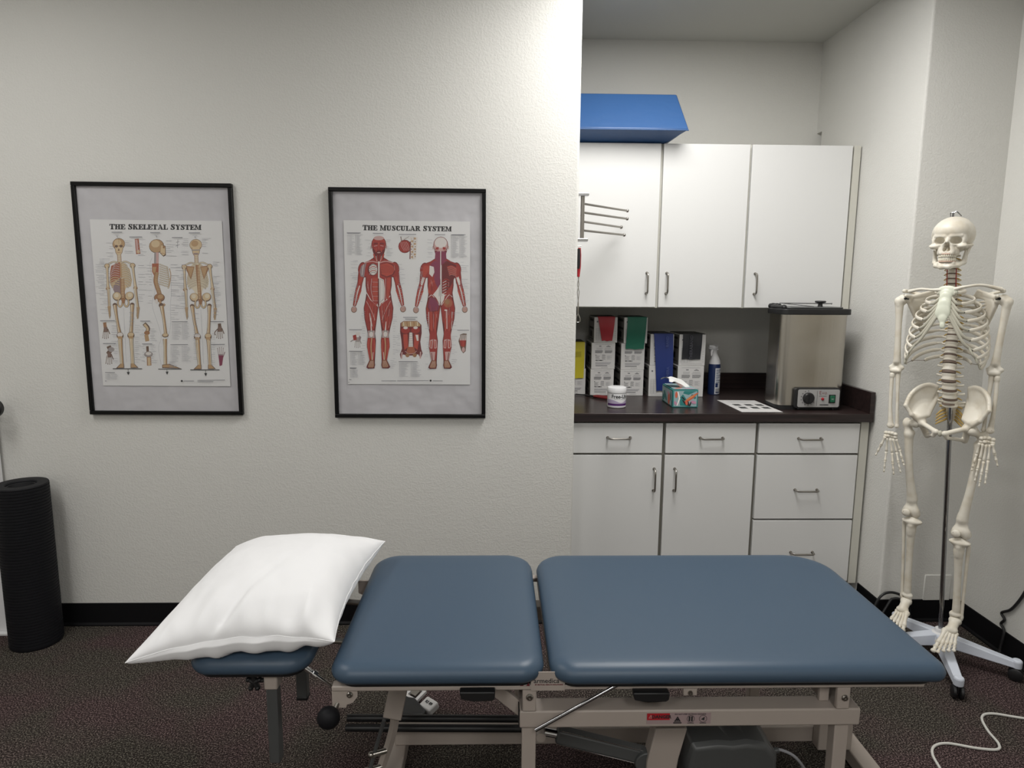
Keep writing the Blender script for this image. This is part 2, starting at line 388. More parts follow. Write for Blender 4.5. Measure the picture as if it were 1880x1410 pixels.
# worktop
t = thing('worktop', 'dark espresso wood-grain worktop with backsplash over the white base cabinets', 'worktop', (1.0, 3.3, 0.876))
MB().box(XE+0.001, 1.700, 2.915, DA-0.001, 0.876, 0.914).build('slab', 'wood', t, bevel=0.002)
MB().box(XE+0.001, 1.700, DA-0.021, DA-0.001, 0.9142, 0.999).build('backsplash', 'wood', t, bevel=0.001)
MB().box(1.680, 1.700, 2.918, DA-0.0215, 0.9142, 1.012).build('side_splash', 'wood', t, bevel=0.001)
# blue wedge cushion on the cabinets
t = thing('wedge_cushion', 'royal blue vinyl bolster cushion lying on top of the upper cabinets', 'cushion', (0.55, 3.35, 2.132))
sec = [(3.215, 2.1315), (3.105, 2.168), (3.235, 2.352), (3.52, 2.352), (3.58, 2.1315)]     # (y, z) outline
def wedge_ring(x, k):
    c = (3.39, 2.245); return [(x, c[0]+(y-c[0])*k, c[1]+(z-c[1])*k) for y, z in sec]
b = MB(); xs = [(0.336, 1), (0.60, 1), (0.84, 1)]
rings = [wedge_ring(0.336, 0.985), wedge_ring(0.345, 1.0)]+[[(x, y, z) for y, z in sec] for x in (0.5, 0.65)]
rings.append([(0.785, 3.215, 2.1315), (0.862, 3.105, 2.168), (0.832, 3.235, 2.352), (0.80, 3.52, 2.352), (0.79, 3.58, 2.1315)])
V = [p for r in rings for p in r]; n = 5
fs = [(i*n+j, i*n+(j+1) % n, (i+1)*n+(j+1) % n, (i+1)*n+j) for i in range(len(rings)-1) for j in range(n)]+[tuple(range(n))[::-1], tuple((len(rings)-1)*n+j for j in range(n))]
b.add(V, fs); b.build('cover', 'blue_vinyl', t, bevel=0.008, seg=3)
b = MB(); b.tube([(0.345, 3.107, 2.166), (0.6, 3.107, 2.166), (0.858, 3.107, 2.166)], 0.0028, 8); b.build('seam_piping', 'blue_vinyl', t)
# ================================================================ things on the worktop
ZC = 0.9145
M['textgray'] = mat('faint_print', (0.16, 0.16, 0.17), 0.7)
M['card'] = mat('white_carton', (0.62, 0.61, 0.60), 0.6)
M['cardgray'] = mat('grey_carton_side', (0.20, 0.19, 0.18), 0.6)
M['band_red'] = mat('red_latex_band', (0.36, 0.012, 0.022), 0.45)
M['band_green'] = mat('green_latex_band', (0.004, 0.125, 0.075), 0.45)
M['band_yellow'] = mat('yellow_latex_band', (0.56, 0.48, 0.02), 0.45)
M['band_blue'] = mat('blue_latex_band', (0.014, 0.032, 0.17), 0.45)
M['band_black'] = mat('black_latex_band', (0.012, 0.013, 0.018), 0.45)
M['band_print'] = mat('pale_band_print', (0.05, 0.075, 0.22), 0.6)
rnd = random.Random(3)
def carton(lab, x0, x1, y, z0, h, dep, topped=None, chart=False, group=None):
    """white printed carton, front face at depth y"""
    t = thing('resistance_band_box', lab, 'box', ((x0+x1)/2, y+dep/2, z0), 0, group)
    b = MB().box(x0, x1, y, y+dep, z0, z0+h-0.0005); b.build('carton', 'card', t, bevel=0.0015)
    w = x1-x0; d = MB(); yy = y-0.0006
    def ln(a, bb, z, t_=0.0012, mi=0): d.box(x0+a*w, x0+bb*w, yy, y+0.0002, z0+z*h-t_/2, z0+z*h+t_/2, mi=mi)
    if not chart:
        ln(.15, .85, .94, .0012, 1); ln(.31, .41, .87, .004); ln(.62, .80, .855, .003); ln(.67, .75, .885, .002)
        for k in range(3): ln(.20, .46-.01*k, .80-.03*k, .001, 1); ln(.57-.02*k, .85+.02*k, .80-.03*k, .001, 1)
        for k in range(4): ln(.15, .47-.03*(k == 3), .70-.027*k, .0022); ln(.56, .88-.04*(k == 3), .70-.027*k, .0022)
        ln(.17, .20, .53, .005); ln(.45, .58, .535, .002)
        for k in range(5):
            ln(.17, .36-.02*(k % 3), .50-.03*k, .001); ln(.44, .60-.03*(k % 2), .50-.03*k, .0012); ln(.66, .86-.07*(k % 2), .50-.03*k, .0011, 1)
        ln(.17, .50, .33, .004, 1); ln(.19, .25, .33, .004); ln(.34, .44, .33, .004)
        for k in range(3): ln(.17, .84-.03*k, .25-.032*k, .002, 1)
        ln(.18, .68, .13, .0035); ln(.42, .70, .06, .001)
    else:
        ln(.10, .17, .82, .008)
        for k in range(11): ln(.08, .34, .10+.045*k, .0008)
        for k in range(3): d.box(x0+(.08+.13*k)*w, x0+(.085+.13*k)*w, yy, y+.0002, z0+.10*h, z0+.55*h)
        for k in range(5): ln(.88, .95, .12+.08*k, .0008, 1)
        ln(.1, .9, .05, .001, 1)
    stuff(d.build('printed_text', ['textgray', 'inkgray'], t))
    s = MB(); xs = x0-0.0006       # print on the side seen from the room
    def sl(a, bb, z, t_, mi=0): s.box(xs, x0+.0002, y+a*dep, y+bb*dep, z0+z*h-t_/2, z0+z*h+t_/2, mi=mi)
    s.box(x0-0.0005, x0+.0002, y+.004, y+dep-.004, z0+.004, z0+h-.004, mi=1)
    sl(.15, .75, .86, .012); sl(.1, .8, .55, .010); sl(.35, .65, .30, .028); sl(.45, .62, .38, .014); sl(.1, .8, .12, .003)
    s.build('side_panel', ['ink', 'cardgray'], t)
    if topped:
        MB().box(x0+0.002, x1-0.002, y+0.001, y+dep-0.002, z0+h-0.0008, z0+h+0.0016).build('opening', 'black', t)
    return t
def band(t, x_top, x_bot, y, z1, z0, m, name='band'):
    """thin latex strip hanging down the front, slightly curled"""
    b = MB(); n = 12; V = []
    for i in range(n+1):
        k = i/n; z = z1+(z0-z1)*k; xl = x_top[0]+(x_bot[0]-x_top[0])*k; xr = x_top[1]+(x_bot[1]-x_top[1])*k
        yy = y-0.004-0.003*math.sin(k*5)-0.004*k
        for j in range(5):
            q = j/4; V.append((xl+(xr-xl)*q, yy-0.0012*math.sin(q*PI*2+k*3), z+(0.002*math.sin(q*9) if i == n else 0)))
    V2 = [(x, yy+0.0009, z) for x, yy, z in V]; N = len(V)
    fs = [(i*5+j, i*5+j+1, (i+1)*5+j+1, (i+1)*5+j) for i in range(n) for j in range(4)]
    b.add(V+V2, fs+[tuple(N+q for q in f[::-1]) for f in fs]+[(j, N+j, N+j+1, j+1) for j in range(4)])
    xl, xr = x_top; b.box(xl, xr, y-0.005, y+0.04, z1-0.0005, z1+0.0025)
    return b.build(name, m, t)
G1 = 'cartons of resistance bands stacked on the worktop'
# column of two at the wall edge, yellow band
carton('white printed band box at the wall edge, under the yellow band box', 0.340, 0.466, 3.437, ZC, 0.135, 0.19, group=G1)
t = carton('white box holding a yellow band, in the stack nearest the picture wall', 0.338, 0.462, 3.437, ZC+0.1355, 0.135, 0.19, topped=1, chart=True, group=G1)
band(t, (0.352, 0.458), (0.356, 0.455), 3.437, ZC+0.2705, ZC+0.085, 'band_yellow')
d = MB()
for k in range(5): d.box(0.385, 0.44, 3.4265, 3.4275, ZC+0.222-0.006*k, ZC+0.2232-0.006*k)
d.build('band_print', mat('yellow_band_print', (0.33, 0.28, 0.02), 0.6), t)
# three with the red band
carton('white printed band box at the bottom of the red-band stack', 0.487, 0.607, 3.404, ZC, 0.136, 0.2, group=G1)
carton('white printed band box in the middle of the red-band stack', 0.490, 0.611, 3.406, ZC+0.1365, 0.136, 0.2, group=G1)
t = carton('white box with a red resistance band hanging out, on top of its stack', 0.501, 0.620, 3.410, ZC+0.273, 0.130, 0.2, topped=1, chart=True, group=G1)
band(t, (0.518, 0.606), (0.541, 0.594), 3.410, ZC+0.403, ZC+0.282, 'band_red')
# three with the green band
carton('white printed band box at the bottom of the green-band stack', 0.640, 0.759, 3.394, ZC, 0.134, 0.2, group=G1)
carton('white printed band box in the middle of the green-band stack', 0.641, 0.762, 3.400, ZC+0.1345, 0.136, 0.2, group=G1)
t = carton('white box with a green resistance band hanging out, on top of its stack', 0.652, 0.771, 3.396, ZC+0.271, 0.132, 0.2, topped=1, chart=True, group=G1)
band(t, (0.668, 0.765), (0.661, 0.755), 3.396, ZC+0.403, ZC+0.242, 'band_green')
# two with the long blue band
carton('white band box at the bottom of the blue-band stack, behind the tissue box', 0.783, 0.903, 3.376, ZC, 0.160, 0.2, chart=True, group=G1)
t = carton('white box with a long blue band hanging past the box below it', 0.786, 0.905, 3.380, ZC+0.1605, 0.160, 0.2, topped=1, group=G1)
bl = band(t, (0.800, 0.898), (0.823, 0.905), 3.374, ZC+0.3205, ZC+0.030, 'band_blue')
def band_text(par, x, y, z, size, txt, m):
    v, f = text_geo(txt, size, 0.0006, spacing=1.05)
    MB().add([(x-b_, y, z+a_) for a_, b_ in v], f).build('printed_word', m, par, smooth=0)
band_text(bl, 0.873, 3.3595, ZC+0.283, 0.019, 'BAND', 'band_print')
band_text(bl, 0.880, 3.356, ZC+0.125, 0.019, 'THERA', 'band_print')
# two with the black band
carton('white printed band box under the black-band box, beside the spray bottle', 0.928, 1.062, 3.366, ZC, 0.160, 0.2, group=G1)
t = carton('white box with a black resistance band hanging out, at the right end of the row', 0.931, 1.066, 3.372, ZC+0.1605, 0.160, 0.2, topped=1, chart=True, group=G1)
bk = band(t, (0.947, 1.046), (0.945, 1.040), 3.372, ZC+0.3205, ZC+0.193, 'band_black')
band_text(bk, 0.995, 3.357, ZC+0.254, 0.0205, 'THERABAND', mat('grey_band_print', (0.06, 0.06, 0.075), 0.6))

# spray bottle
t = thing('spray_bottle', 'white aerosol spray bottle with navy band and long angled trigger cap', 'spray bottle', (1.146, 3.46, ZC))
M['navy'] = mat('navy_print', (0.012, 0.028, 0.10), 0.4); M['label'] = mat('white_label', (0.60, 0.62, 0.66), 0.45)
c = (1.146, 3.46, ZC)
MB().lathe([(0.0, 0), (0.029, 0), (0.0305, 0.003), (0.0305, 0.150), (0.029, 0.160), (0.020, 0.172), (0.017, 0.176), (0, 0.176)], c).build('can', 'navy', t)
b = MB(); b.lathe([(0.0308, 0.004), (0.0312, 0.004), (0.0312, 0.140), (0.0308, 0.140)], c, n=48)
b.f = [f for f, q in zip(b.f, range(len(b.f))) if len(f) == 4]
keep = []
for f in b.f:
    m_ = np.mean([b.v[i] for i in f], 0); a = math.atan2(m_[1]-c[1], m_[0]-c[0])
    if -1.75 < a < 0.5: keep.append(f)
b.f = keep; b.m = [0]*len(keep)
lb = b.build('label', 'label', t)
d = MB()
def curved(z0, z1, a0, a1, mi=0, r=0.0315, c=c, d=d, n=6):
    P = [(c[0]+r*math.cos(a), c[1]+r*math.sin(a)) for a in np.linspace(a0, a1, n)]
    d.add([(x, y, c[2]+z0) for x, y in P]+[(x, y, c[2]+z1) for x, y in P], [(i, i+1, n+i+1, n+i) for i in range(n-1)], mi)
for k in range(9): curved(0.128-0.009*k, 0.131-0.009*k, -1.55, -0.5-0.3*(k % 3), 0)
curved(0.040, 0.062, -1.60, -1.15); curved(0.008, 0.034, -1.55, -0.6, 1); curved(0.008, 0.016, -1.5, -0.7)
d.build('label_print', ['navy', 'inkgray'], lb)
b = MB()
P = [(1.146, 3.46, ZC+0.150), (1.146, 3.46, ZC+0.175), (1.143, 3.46, ZC+0.198), (1.138, 3.46, ZC+0.215), (1.133, 3.455, ZC+0.236), (1.130, 3.45, ZC+0.250)]
b.tube(P, [0.0295, 0.028, 0.021, 0.0175, 0.021, 0.026], 20)
b.tube([(1.128, 3.443, ZC+0.243), (1.118, 3.432, ZC+0.225), (1.117, 3.43, ZC+0.205)], [0.006, 0.006, 0.004], 8)
b.tube([(1.108, 3.447, ZC+0.255), (1.131, 3.447, ZC+0.251), (1.156, 3.452, ZC+0.236)], [0.006, 0.010, 0.006], 10)
b.build('trigger_cap', 'white', t, smooth=50)

# jar of massage cream
t = thing('cream_jar', 'white screw-lid jar of massage cream with purple band', 'jar', (0.566, 3.08, ZC))
c = (0.566, 3.08, ZC)
MB().lathe([(0, 0), (0.040, 0), (0.0435, 0.004), (0.0435, 0.066), (0.041, 0.069), (0.038, 0.070), (0.038, 0.075), (0, 0.075)], c, n=48).build('jar_body', 'white', t)
MB().lathe([(0, 0.0705), (0.0450, 0.0705), (0.0455, 0.073), (0.0455, 0.088), (0.043, 0.094), (0.036, 0.0965), (0, 0.0965)], c, n=48).build('lid', 'white', t)
M['purple'] = mat('deep_purple_print', (0.075, 0.012, 0.13), 0.4); M['lilac'] = mat('lilac_print', (0.42, 0.36, 0.50), 0.45)
def wrap(v, f, c, r, a_mid, z):
    return [(c[0]+r*math.cos(a_mid+x/r), c[1]+r*math.sin(a_mid+x/r), c[2]+z+y) for x, y in v], f
d = MB(); n = 28; R = 0.0438
for (zl, zh, mi, bend) in ((0.012, 0.021, 0, 0), (0.0215, 0.0395, 1, 1), (0.010, 0.0115, 1, 0)):
    A = np.linspace(-2.9, -0.35, n)
    lo = [(c[0]+R*math.cos(a), c[1]+R*math.sin(a), c[2]+zl) for a in A]
    hi = [(c[0]+R*math.cos(a), c[1]+R*math.sin(a), c[2]+(zh-(0.014*math.exp(-((a+1.25)/0.6)**2) if bend else 0))) for a in A]
    d.add(lo+hi, [(i, i+1, n+i+1, n+i) for i in range(n-1)], mi)
d.build('label_band', ['purple', 'lilac'], t)
v, f = text_geo('Free-Up', 0.0235, 0.0006, spacing=1.0); v, f = wrap(v, f, c, 0.0440, -1.42, 0.047)
MB().add(v, f).build('label_word', 'ink', t, smooth=0)
v, f = text_geo('MASSAGE CREAM', 0.0065, 0.0, spacing=1.1); v, f = wrap(v, f, c, 0.0440, -1.42, 0.041)
MB().add(v, f).build('label_word', 'inkgray', t, smooth=0)

# tissue box
t = thing('tissue_box', 'teal floral tissue box with an orange leaf pattern and a tissue poking out', 'tissue box', (0.885, 3.16, ZC))
M['teal'] = mat('teal_card', (0.025, 0.20, 0.19), 0.5); M['orange'] = mat('coral_print', (0.62, 0.13, 0.07), 0.5); M['pale'] = mat('pale_blue_print', (0.30, 0.42, 0.44), 0.5)
M['tissue'] = mat('white_tissue', (0.82, 0.82, 0.80), 0.9); M['pink'] = mat('pink_print', (0.52, 0.25, 0.36), 0.5); M['amber'] = mat('amber_print', (0.7, 0.35, 0.10), 0.5)
x0, x1, y0, y1, h = 0.826, 0.946, 3.066, 3.262, 0.083
MB().box(x0, x1, y0, y1, ZC, ZC+h).build('carton', 'teal', t, bevel=0.0015)
d = MB(); L_ = [0]
def pf(pts, mi, face='front'):
    L_[0] += 1; e = 0.0004+0.00008*L_[0]
    if face == 'front': V = [(x0+u*(x1-x0), y0-e, ZC+w*h) for u, w in pts]
    elif face == 'side': V = [(x0-e, y1-u*(y1-y0), ZC+w*h) for u, w in pts]
    else: V = [(x0+u*(x1-x0), y0+w*(y1-y0), ZC+h+e) for u, w in pts]
    d.add(V, [tuple(range(len(V)))], mi)
def el(cx, cy, a, b_, rot, n=14): return [(cx+a*math.cos(q)*math.cos(rot)-b_*math.sin(q)*math.sin(rot), cy+a*math.cos(q)*math.sin(rot)+b_*math.sin(q)*math.cos(rot)) for q in np.linspace(0, 2*PI, n, endpoint=False)]
pf([(.05, .06), (.95, .06), (.95, .94), (.05, .94)], 1); 
pf([(.30, .10), (.62, .06), (.55, .45), (.40, .75), (.28, .55)], 0)
pf([(.62, .72), (.93, .93), (.45, .93), (.40, .80)], 0); pf(el(.82, .62, .15, .07, -1.0), 0)
for k in range(5): pf(el(.66+.035*k, .50+.05*k-.03*abs(k-2), .30, .045, .72+.02*k), 2)
for k in range(3): pf(el(.64+.07*k, .52+.05*k, .22, .010, .78), 6)
pf(el(.14, .72, .05, .18, 0), 2); pf([(.22, .9), (.30, .5), (.20, .1), (.16, .1), (.24, .5), (.17, .9)], 5); pf(el(.12, .25, .05, .12, .3), 4)
pf(el(.82, .30, .12, .08, -.6), 4); pf(el(.62, .22, .035, .15, .15), 3); pf(el(.46, .30, .03, .16, .5), 3); pf(el(.70, .20, .03, .14, -.2), 3); pf(el(.42, .52, .03, .12, .6), 3); pf(el(.55, .26, .05, .13, .1), 2)
pf([(.04, .08), (.96, .08), (.96, .92), (.04, .92)], 1, 'side'); pf(el(.70, .40, .10, .36, 0), 2, 'side'); pf(el(.35, .45, .10, .30, .5), 0, 'side'); pf(el(.62, .70, .08, .10, 0), 4, 'side'); pf(el(.2, .3, .10, .22, -.3), 0, 'side'); pf(el(.85, .6, .03, .3, 0), 3, 'side')
pf([(.05, .03), (.95, .03), (.95, .97), (.05, .97)], 1, 'top'); pf(el(.3, .2, .2, .05, .4), 2, 'top'); pf(el(.7, .15, .2, .05, -.3), 4, 'top'); pf(el(.7, .7, .15, .12, -.3), 0, 'top')
d.build('floral_print', ['teal', 'pale', 'orange', 'ink', 'pink', 'tissue', 'amber'], t, smooth=0)
b = MB(); n, mN = 14, 14; V = []
for i in range(n):
    for j in range(mN):
        u = i/(n-1); w = j/(mN-1)-0.5
        px = 0.905-0.088*u+0.018*math.sin(5*w+2*u); wid = 0.055*(0.35+0.9*math.sin(PI*min(1, u*0.8+0.12)))
        V.append((px+0.012*math.sin(9*w), 3.14+wid*w*1.2+0.01*math.sin(3*u), ZC+h+0.001+0.046*math.sin(u*1.75)*(1-0.9*w*w)+0.008*math.sin(11*w+4*u)*u+0.003*u*math.sin(17*u+5*w)))
fs = [(i*mN+j, i*mN+j+1, (i+1)*mN+j+1, (i+1)*mN+j) for i in range(n-1) for j in range(mN-1)]
V2 = [(x, y, z-0.0012) for x, y, z in V]; b.add(V, fs); b.add(V2, [f[::-1] for f in fs])
b.build('tissue', 'tissue', t, smooth=60, sub=1)

# printed sheet
t = thing('instruction_sheet', 'white sheet printed with six small pictures, lying beside the warmer', 'paper', (1.2, 3.1, ZC))
q = [(1.102, 3.262), (1.113, 2.952), (1.300, 2.952), (1.288, 3.255)]
MB().prism(q, ZC+0.0002, ZC+0.0016).build('sheet', 'card', t)
def bil(u, w): a = np.array(q); return (1-u)*(1-w)*a[0]+u*(1-w)*a[3]+u*w*a[2]+(1-u)*w*a[1]
def qd(d, u0, u1, w0, w1, mi):
    V = [(*bil(a, b_), ZC+0.0019) for a, b_ in ((u0, w0), (u1, w0), (u1, w1), (u0, w1))]; d.add(V, [(0, 1, 2, 3)], mi)
for k, u in enumerate((.16, .46, .74)):
    for w in (.36, .60):
        d = MB(); qd(d, u, u+.18, w, w+.13, 0); d.build('printed_picture', 'gray', t, smooth=0)
d = MB()
for u in (.16, .46, .74):
    for w in (.36, .60): qd(d, u-.01, u+.20, w+.145, w+.15, 0); qd(d, u+.01, u+.16, w+.165, w+.17, 0)
qd(d, .2, .8, .14, .15, 0); qd(d, .25, .7, .18, .188, 0); qd(d, .1, .5, .9, .905, 0)
stuff(d.build('printed_text', 'inkgray', t, smooth=0))

# red and black cutters behind the jar
t = thing('hand_tool', 'small black hand tool with red grips lying behind the white jar', 'tool', (0.5, 3.30, ZC))
b = MB(); b.tube([(0.415, 3.42, ZC+0.004), (0.455, 3.385, ZC+0.005), (0.492, 3.34, ZC+0.006)], [0.002, 0.0035, 0.006], 8, flat=1.4)
b.lathe([(0, -0.004), (0.009, -0.004), (0.009, 0.004), (0, 0.004)], (0.495, 3.335, ZC+0.006), n=14); b.build('jaws', 'black', t)
for s in (-1, 1):
    b = MB(); b.tube(spline([(0.495, 3.335, ZC+0.006), (0.515, 3.318+s*0.016, ZC+0.008), (0.555, 3.285+s*0.020, ZC+0.008), (0.585, 3.262+s*0.012, ZC+0.007)], 5), 0.0065, 10)
    b.build('handle', mat('dark_red_grip', (0.16, 0.012, 0.014), 0.5), t)

# hot pack warmer
M['steel'] = mat('brushed_stainless', (0.50, 0.47, 0.42), 0.24, 1.0, aniso=0.6)
def steel():
    m = M['steel']; N, L = nod(m); b = N['Principled BSDF']
    tc = N.new('ShaderNodeTexCoord'); mp = N.new('ShaderNodeMapping'); mp.inputs['Scale'].default_value = (260, 260, 2)
    n = N.new('ShaderNodeTexNoise'); n.inputs['Scale'].default_value = 1; n.inputs['Detail'].default_value = 2
    bp = N.new('ShaderNodeBump'); bp.inputs['Strength'].default_value = 0.25; bp.inputs['Distance'].default_value = 0.0006
    mp2 = N.new('ShaderNodeMapping'); mp2.inputs['Scale'].default_value = (11, 11, 0.4)
    n2 = N.new('ShaderNodeTexNoise'); n2.inputs['Scale'].default_value = 1; bp2 = N.new('ShaderNodeBump'); bp2.inputs['Strength'].default_value = 0.35; bp2.inputs['Distance'].default_value = 0.004
    L.new(tc.outputs['Object'], mp.inputs[0]); L.new(mp.outputs[0], n.inputs[0]); L.new(n.outputs[0], bp.inputs['Height'])
    L.new(tc.outputs['Object'], mp2.inputs[0]); L.new(mp2.outputs[0], n2.inputs[0]); L.new(n2.outputs[0], bp2.inputs['Height']); L.new(bp.outputs[0], bp2.inputs['Normal'])
    L.new(bp2.outputs[0], b.inputs['Normal'])
steel()
t = thing('hot_pack_warmer', 'tall brushed stainless steel hot pack warmer with black lid and control panel', 'warmer', (1.45, 3.19, ZC))
wx0, wx1, wy0, wy1 = 1.300, 1.612, 3.018, 3.196
MB().prism(rrect(wx0+0.004, wx1-0.004, wy0+0.004, wy1, 0.04), ZC, ZC+0.020).build('base_tray', 'black', t)
MB().prism(rrect(wx0, wx1, wy0, wy1, 0.042, 10), ZC+0.020, 1.362).build('tank', 'steel', t)
b = MB(); b.prism(rrect(wx0-0.006, wx1+0.006, wy0-0.012, wy1+0.005, 0.03), 1.352, 1.378); b.build('rim', 'black', t, bevel=0.003)
b = MB(); b.prism(rrect(wx0+0.02, wx1-0.02, wy0+0.012, wy1-0.02, 0.03), 1.3785, 1.386); b.build('lid', 'gray', t, bevel=0.003)
b = MB(); b.lathe([(0, 0), (0.012, 0), (0.010, 0.006), (0.010, 0.016), (0.023, 0.019), (0.025, 0.023), (0.022, 0.027), (0, 0.028)], (1.510, 3.105, 1.3862), n=24)
b.build('lid_knob', 'black', t)
b = MB(); b.tube([(1.345, 3.170, 1.400), (1.575, 3.13, 1.400)], 0.0022, 8); b.ell((1.575, 3.13, 1.400), 0.004)
b.tube([(1.345, 3.170, 1.400), (1.46, 3.06, 1.388)], 0.0018, 8)
b.tube([(1.335, 3.175, 1.386), (1.345, 3.170, 1.400), (1.35, 3.165, 1.386)], 0.003, 8); b.build('lid_prop_rod', 'darkchrome', t)
b = MB()
for k in range(5): b.cyl((1.306+0.004*k, 3.180-0.012*k, 1.386), (1.310+0.004*k, 3.168-0.012*k, 1.386), 0.0125+0.002*(k % 2), n=16)
b.ell((1.318, 3.055, 1.383), (0.014, 0.016, 0.013)); b.tube([(1.312, 3.18, 1.384), (1.303, 3.11, 1.384), (1.315, 3.05, 1.382)], 0.011, 12)
b.build('lid_hinge', 'black', t)
b = MB(); b.prism(rrect(1.371, 1.585, 0.924, 1.018, 0.012), wy0-0.018, wy0+0.001, 'y'); pn = b.build('control_panel', 'black', t, bevel=0.002)
b = MB(); b.prism(rrect(1.386, 1.579, 0.930, 1.012, 0.008), wy0-0.0195, wy0-0.0175, 'y'); b.build('face_plate', mat('silver_face_plate', (0.36, 0.355, 0.35), 0.45), pn)
yk = wy0-0.0197
b = MB(); b.lathe([(0, 0), (0.026, 0), (0.0265, 0.008), (0.022, 0.016), (0, 0.017)], (1.434, yk, 0.972), n=28, rot=rotm(PI/2)); b.box(1.431, 1.437, yk-0.020, yk-0.012, 0.955, 0.989, None); b.build('dial', 'black', pn)
b = MB()
for k in range(10):
    a = math.radians(30+k*26+60); b.box(1.434+0.033*math.cos(a)-0.0012, 1.434+0.033*math.cos(a)+0.0012, yk-0.0006, yk+.0002, 0.972+0.033*math.sin(a)-0.0025, 0.972+0.033*math.sin(a)+0.0025)
b.box(1.475, 1.4757, yk-0.0006, yk+.0002, 0.936, 1.006); b.box(1.483, 1.519, yk-0.0006, yk+.0002, 0.981, 0.982); b.box(1.49, 1.53, yk-0.0006, yk+.0002, 0.939, 0.9425); b.build('dial_marks', 'ink', pn)
v, f = text_geo('Evo', 0.024, -0.0003, spacing=1.05); MB().add([(1.502+x, yk-0.0007, 0.989+y) for x, y in v], f).build('logo', mat('maroon_logo_print', (0.20, 0.05, 0.05), 0.5), pn, smooth=0)
b = MB(); b.lathe([(0, 0), (0.0065, 0), (0.006, 0.004), (0, 0.006)], (1.501, yk, 0.968), n=16, rot=rotm(PI/2)); b.build('pilot_lamp', 'band_red', pn)
b = MB(); b.box(1.530, 1.560, yk-0.002, yk+0.0002, 0.949, 0.988); b.build('switch_bezel', 'black', pn)
b = MB(); b.box(1.534, 1.556, yk-0.007, yk-0.002, 0.953, 0.984); b.build('rocker_switch', mat('green_rocker', (0.006, 0.11, 0.05), 0.3), pn, bevel=0.002)
v, f = text_geo('0 I', 0.009); MB().add([(1.545+x, yk-0.0075, 0.965+y) for x, y in v], f).build('switch_mark', 'white', pn, smooth=0)
for x in (1.397, 1.558):
    b = MB(); b.ell((x, wy0-0.008, 0.920), (0.007, 0.006, 0.006)); b.build('screw', 'black', pn)

# ================================================================ swing-arm towel rack and hanging tongs on the alcove return wall
t = thing('towel_rack', 'brushed nickel swing-arm towel rack mounted on the alcove side of the picture wall', 'towel rack', (XE, 2.86, 1.75))
b = MB()
for z in (1.848, 1.664):
    b.prism(rrect(XE, 0.382, z-0.006, z+0.006, 0.004), 2.835, 2.885, 'y')
b.box(XE, XE+0.006, 2.838, 2.882, 1.655, 1.857); b.build('bracket', 'chrome', t, bevel=0.001)
b = MB(); b.cyl((0.359, 2.86, 1.668), (0.359, 2.86, 1.844), 0.0085)
for z in (1.80, 1.765, 1.735, 1.70): b.cyl((0.359, 2.86, z-0.0012), (0.359, 2.86, z+0.0012), 0.0092)
b.build('post', 'nickel', t)
for z, ex, ey in ((1.8135, 0.592, 3.11), (1.778, 0.592, 3.11), (1.741, 0.568, 3.12), (1.705, 0.579, 3.10)):
    b = MB(); b.tube([(0.366, 2.867, z), (ex, ey, z)], 0.0048, 12); b.ell((ex+0.003, ey+0.003, z), 0.0078, 12); b.build('arm', 'nickel', t)
t = thing('hot_pack_tongs', 'tongs with red and black grips and a wire loop, hanging on the wall edge', 'tongs', (0.342, 2.82, 1.62))
b = MB(); b.tube([(0.340, 2.80, 1.626), (0.340, 2.80, 1.600), (0.340, 2.80, 1.560), (0.339, 2.80, 1.545)], [0.006, 0.0075, 0.0075, 0.006], 12); b.build('grip', 'black', t)
b = MB(); b.tube([(0.3425, 2.803, 1.630), (0.3435, 2.804, 1.600), (0.3425, 2.804, 1.555), (0.3405, 2.803, 1.512)], [0.006, 0.0072, 0.0078, 0.0055], 12); b.build('grip', 'band_red', t)
b = MB()
b.tube([(0.339, 2.800, 1.514), (0.343, 2.80, 1.480), (0.337, 2.80, 1.450), (0.343, 2.80, 1.40), (0.342, 2.80, 1.358)], 0.0016, 6)
b.tube([(0.343, 2.804, 1.514), (0.337, 2.80, 1.480), (0.345, 2.80, 1.450), (0.340, 2.80, 1.40), (0.342, 2.80, 1.358)], 0.0016, 6)
b.tube([(0.342, 2.80, 1.360), (0.3505, 2.80, 1.343), (0.351, 2.80, 1.328), (0.347, 2.80, 1.324), (0.338, 2.80, 1.325), (0.3345, 2.80, 1.330), (0.3345, 2.80, 1.344), (0.342, 2.80, 1.360)], 0.0018, 6); b.build('wire_loop', 'nickel', t)
b = MB(); b.cyl((XE, 2.80, 1.635), (0.350, 2.80, 1.637), 0.002, n=8); b.build('hanging_pin', 'nickel', t)
# ================================================================ treatment table
t = thing('treatment_table', 'motorised treatment table with three slate blue vinyl sections on a cream steel frame', 'treatment table', (0.3, 1.77, 0.0))
TT = t
def pad(x0, x1, y0, y1, zb, zt, r):
    """upholstered section: outline r=(front-left, front-right, back-right, back-left)"""
    H = zt-zb
    prof = [(0.016, 0.0), (0.005, 0.06), (0.0, 0.22), (-0.002, 0.40), (0.001, 0.58), (0.007, 0.76), (0.017, 0.90), (0.030, 0.965), (0.05, 0.99), (0.09, 1.0)]
    rings = []
    for ins, k in prof:
        rr = tuple(max(0.012, q-ins) for q in r)
        rings.append([(x, y, zb+H*k) for x, y in rrect(x0+ins, x1-ins, y0+ins, y1-ins, rr, 10)])
    n = len(rings[0]); V = [p for q in rings for p in q]
    fs = [(i*n+j, i*n+(j+1) % n, (i+1)*n+(j+1) % n, (i+1)*n+j) for i in range(len(rings)-1) for j in range(n)]
    fs += [tuple(range(n))[::-1], tuple((len(rings)-1)*n+j for j in range(n))]
    return MB().add(V, fs)
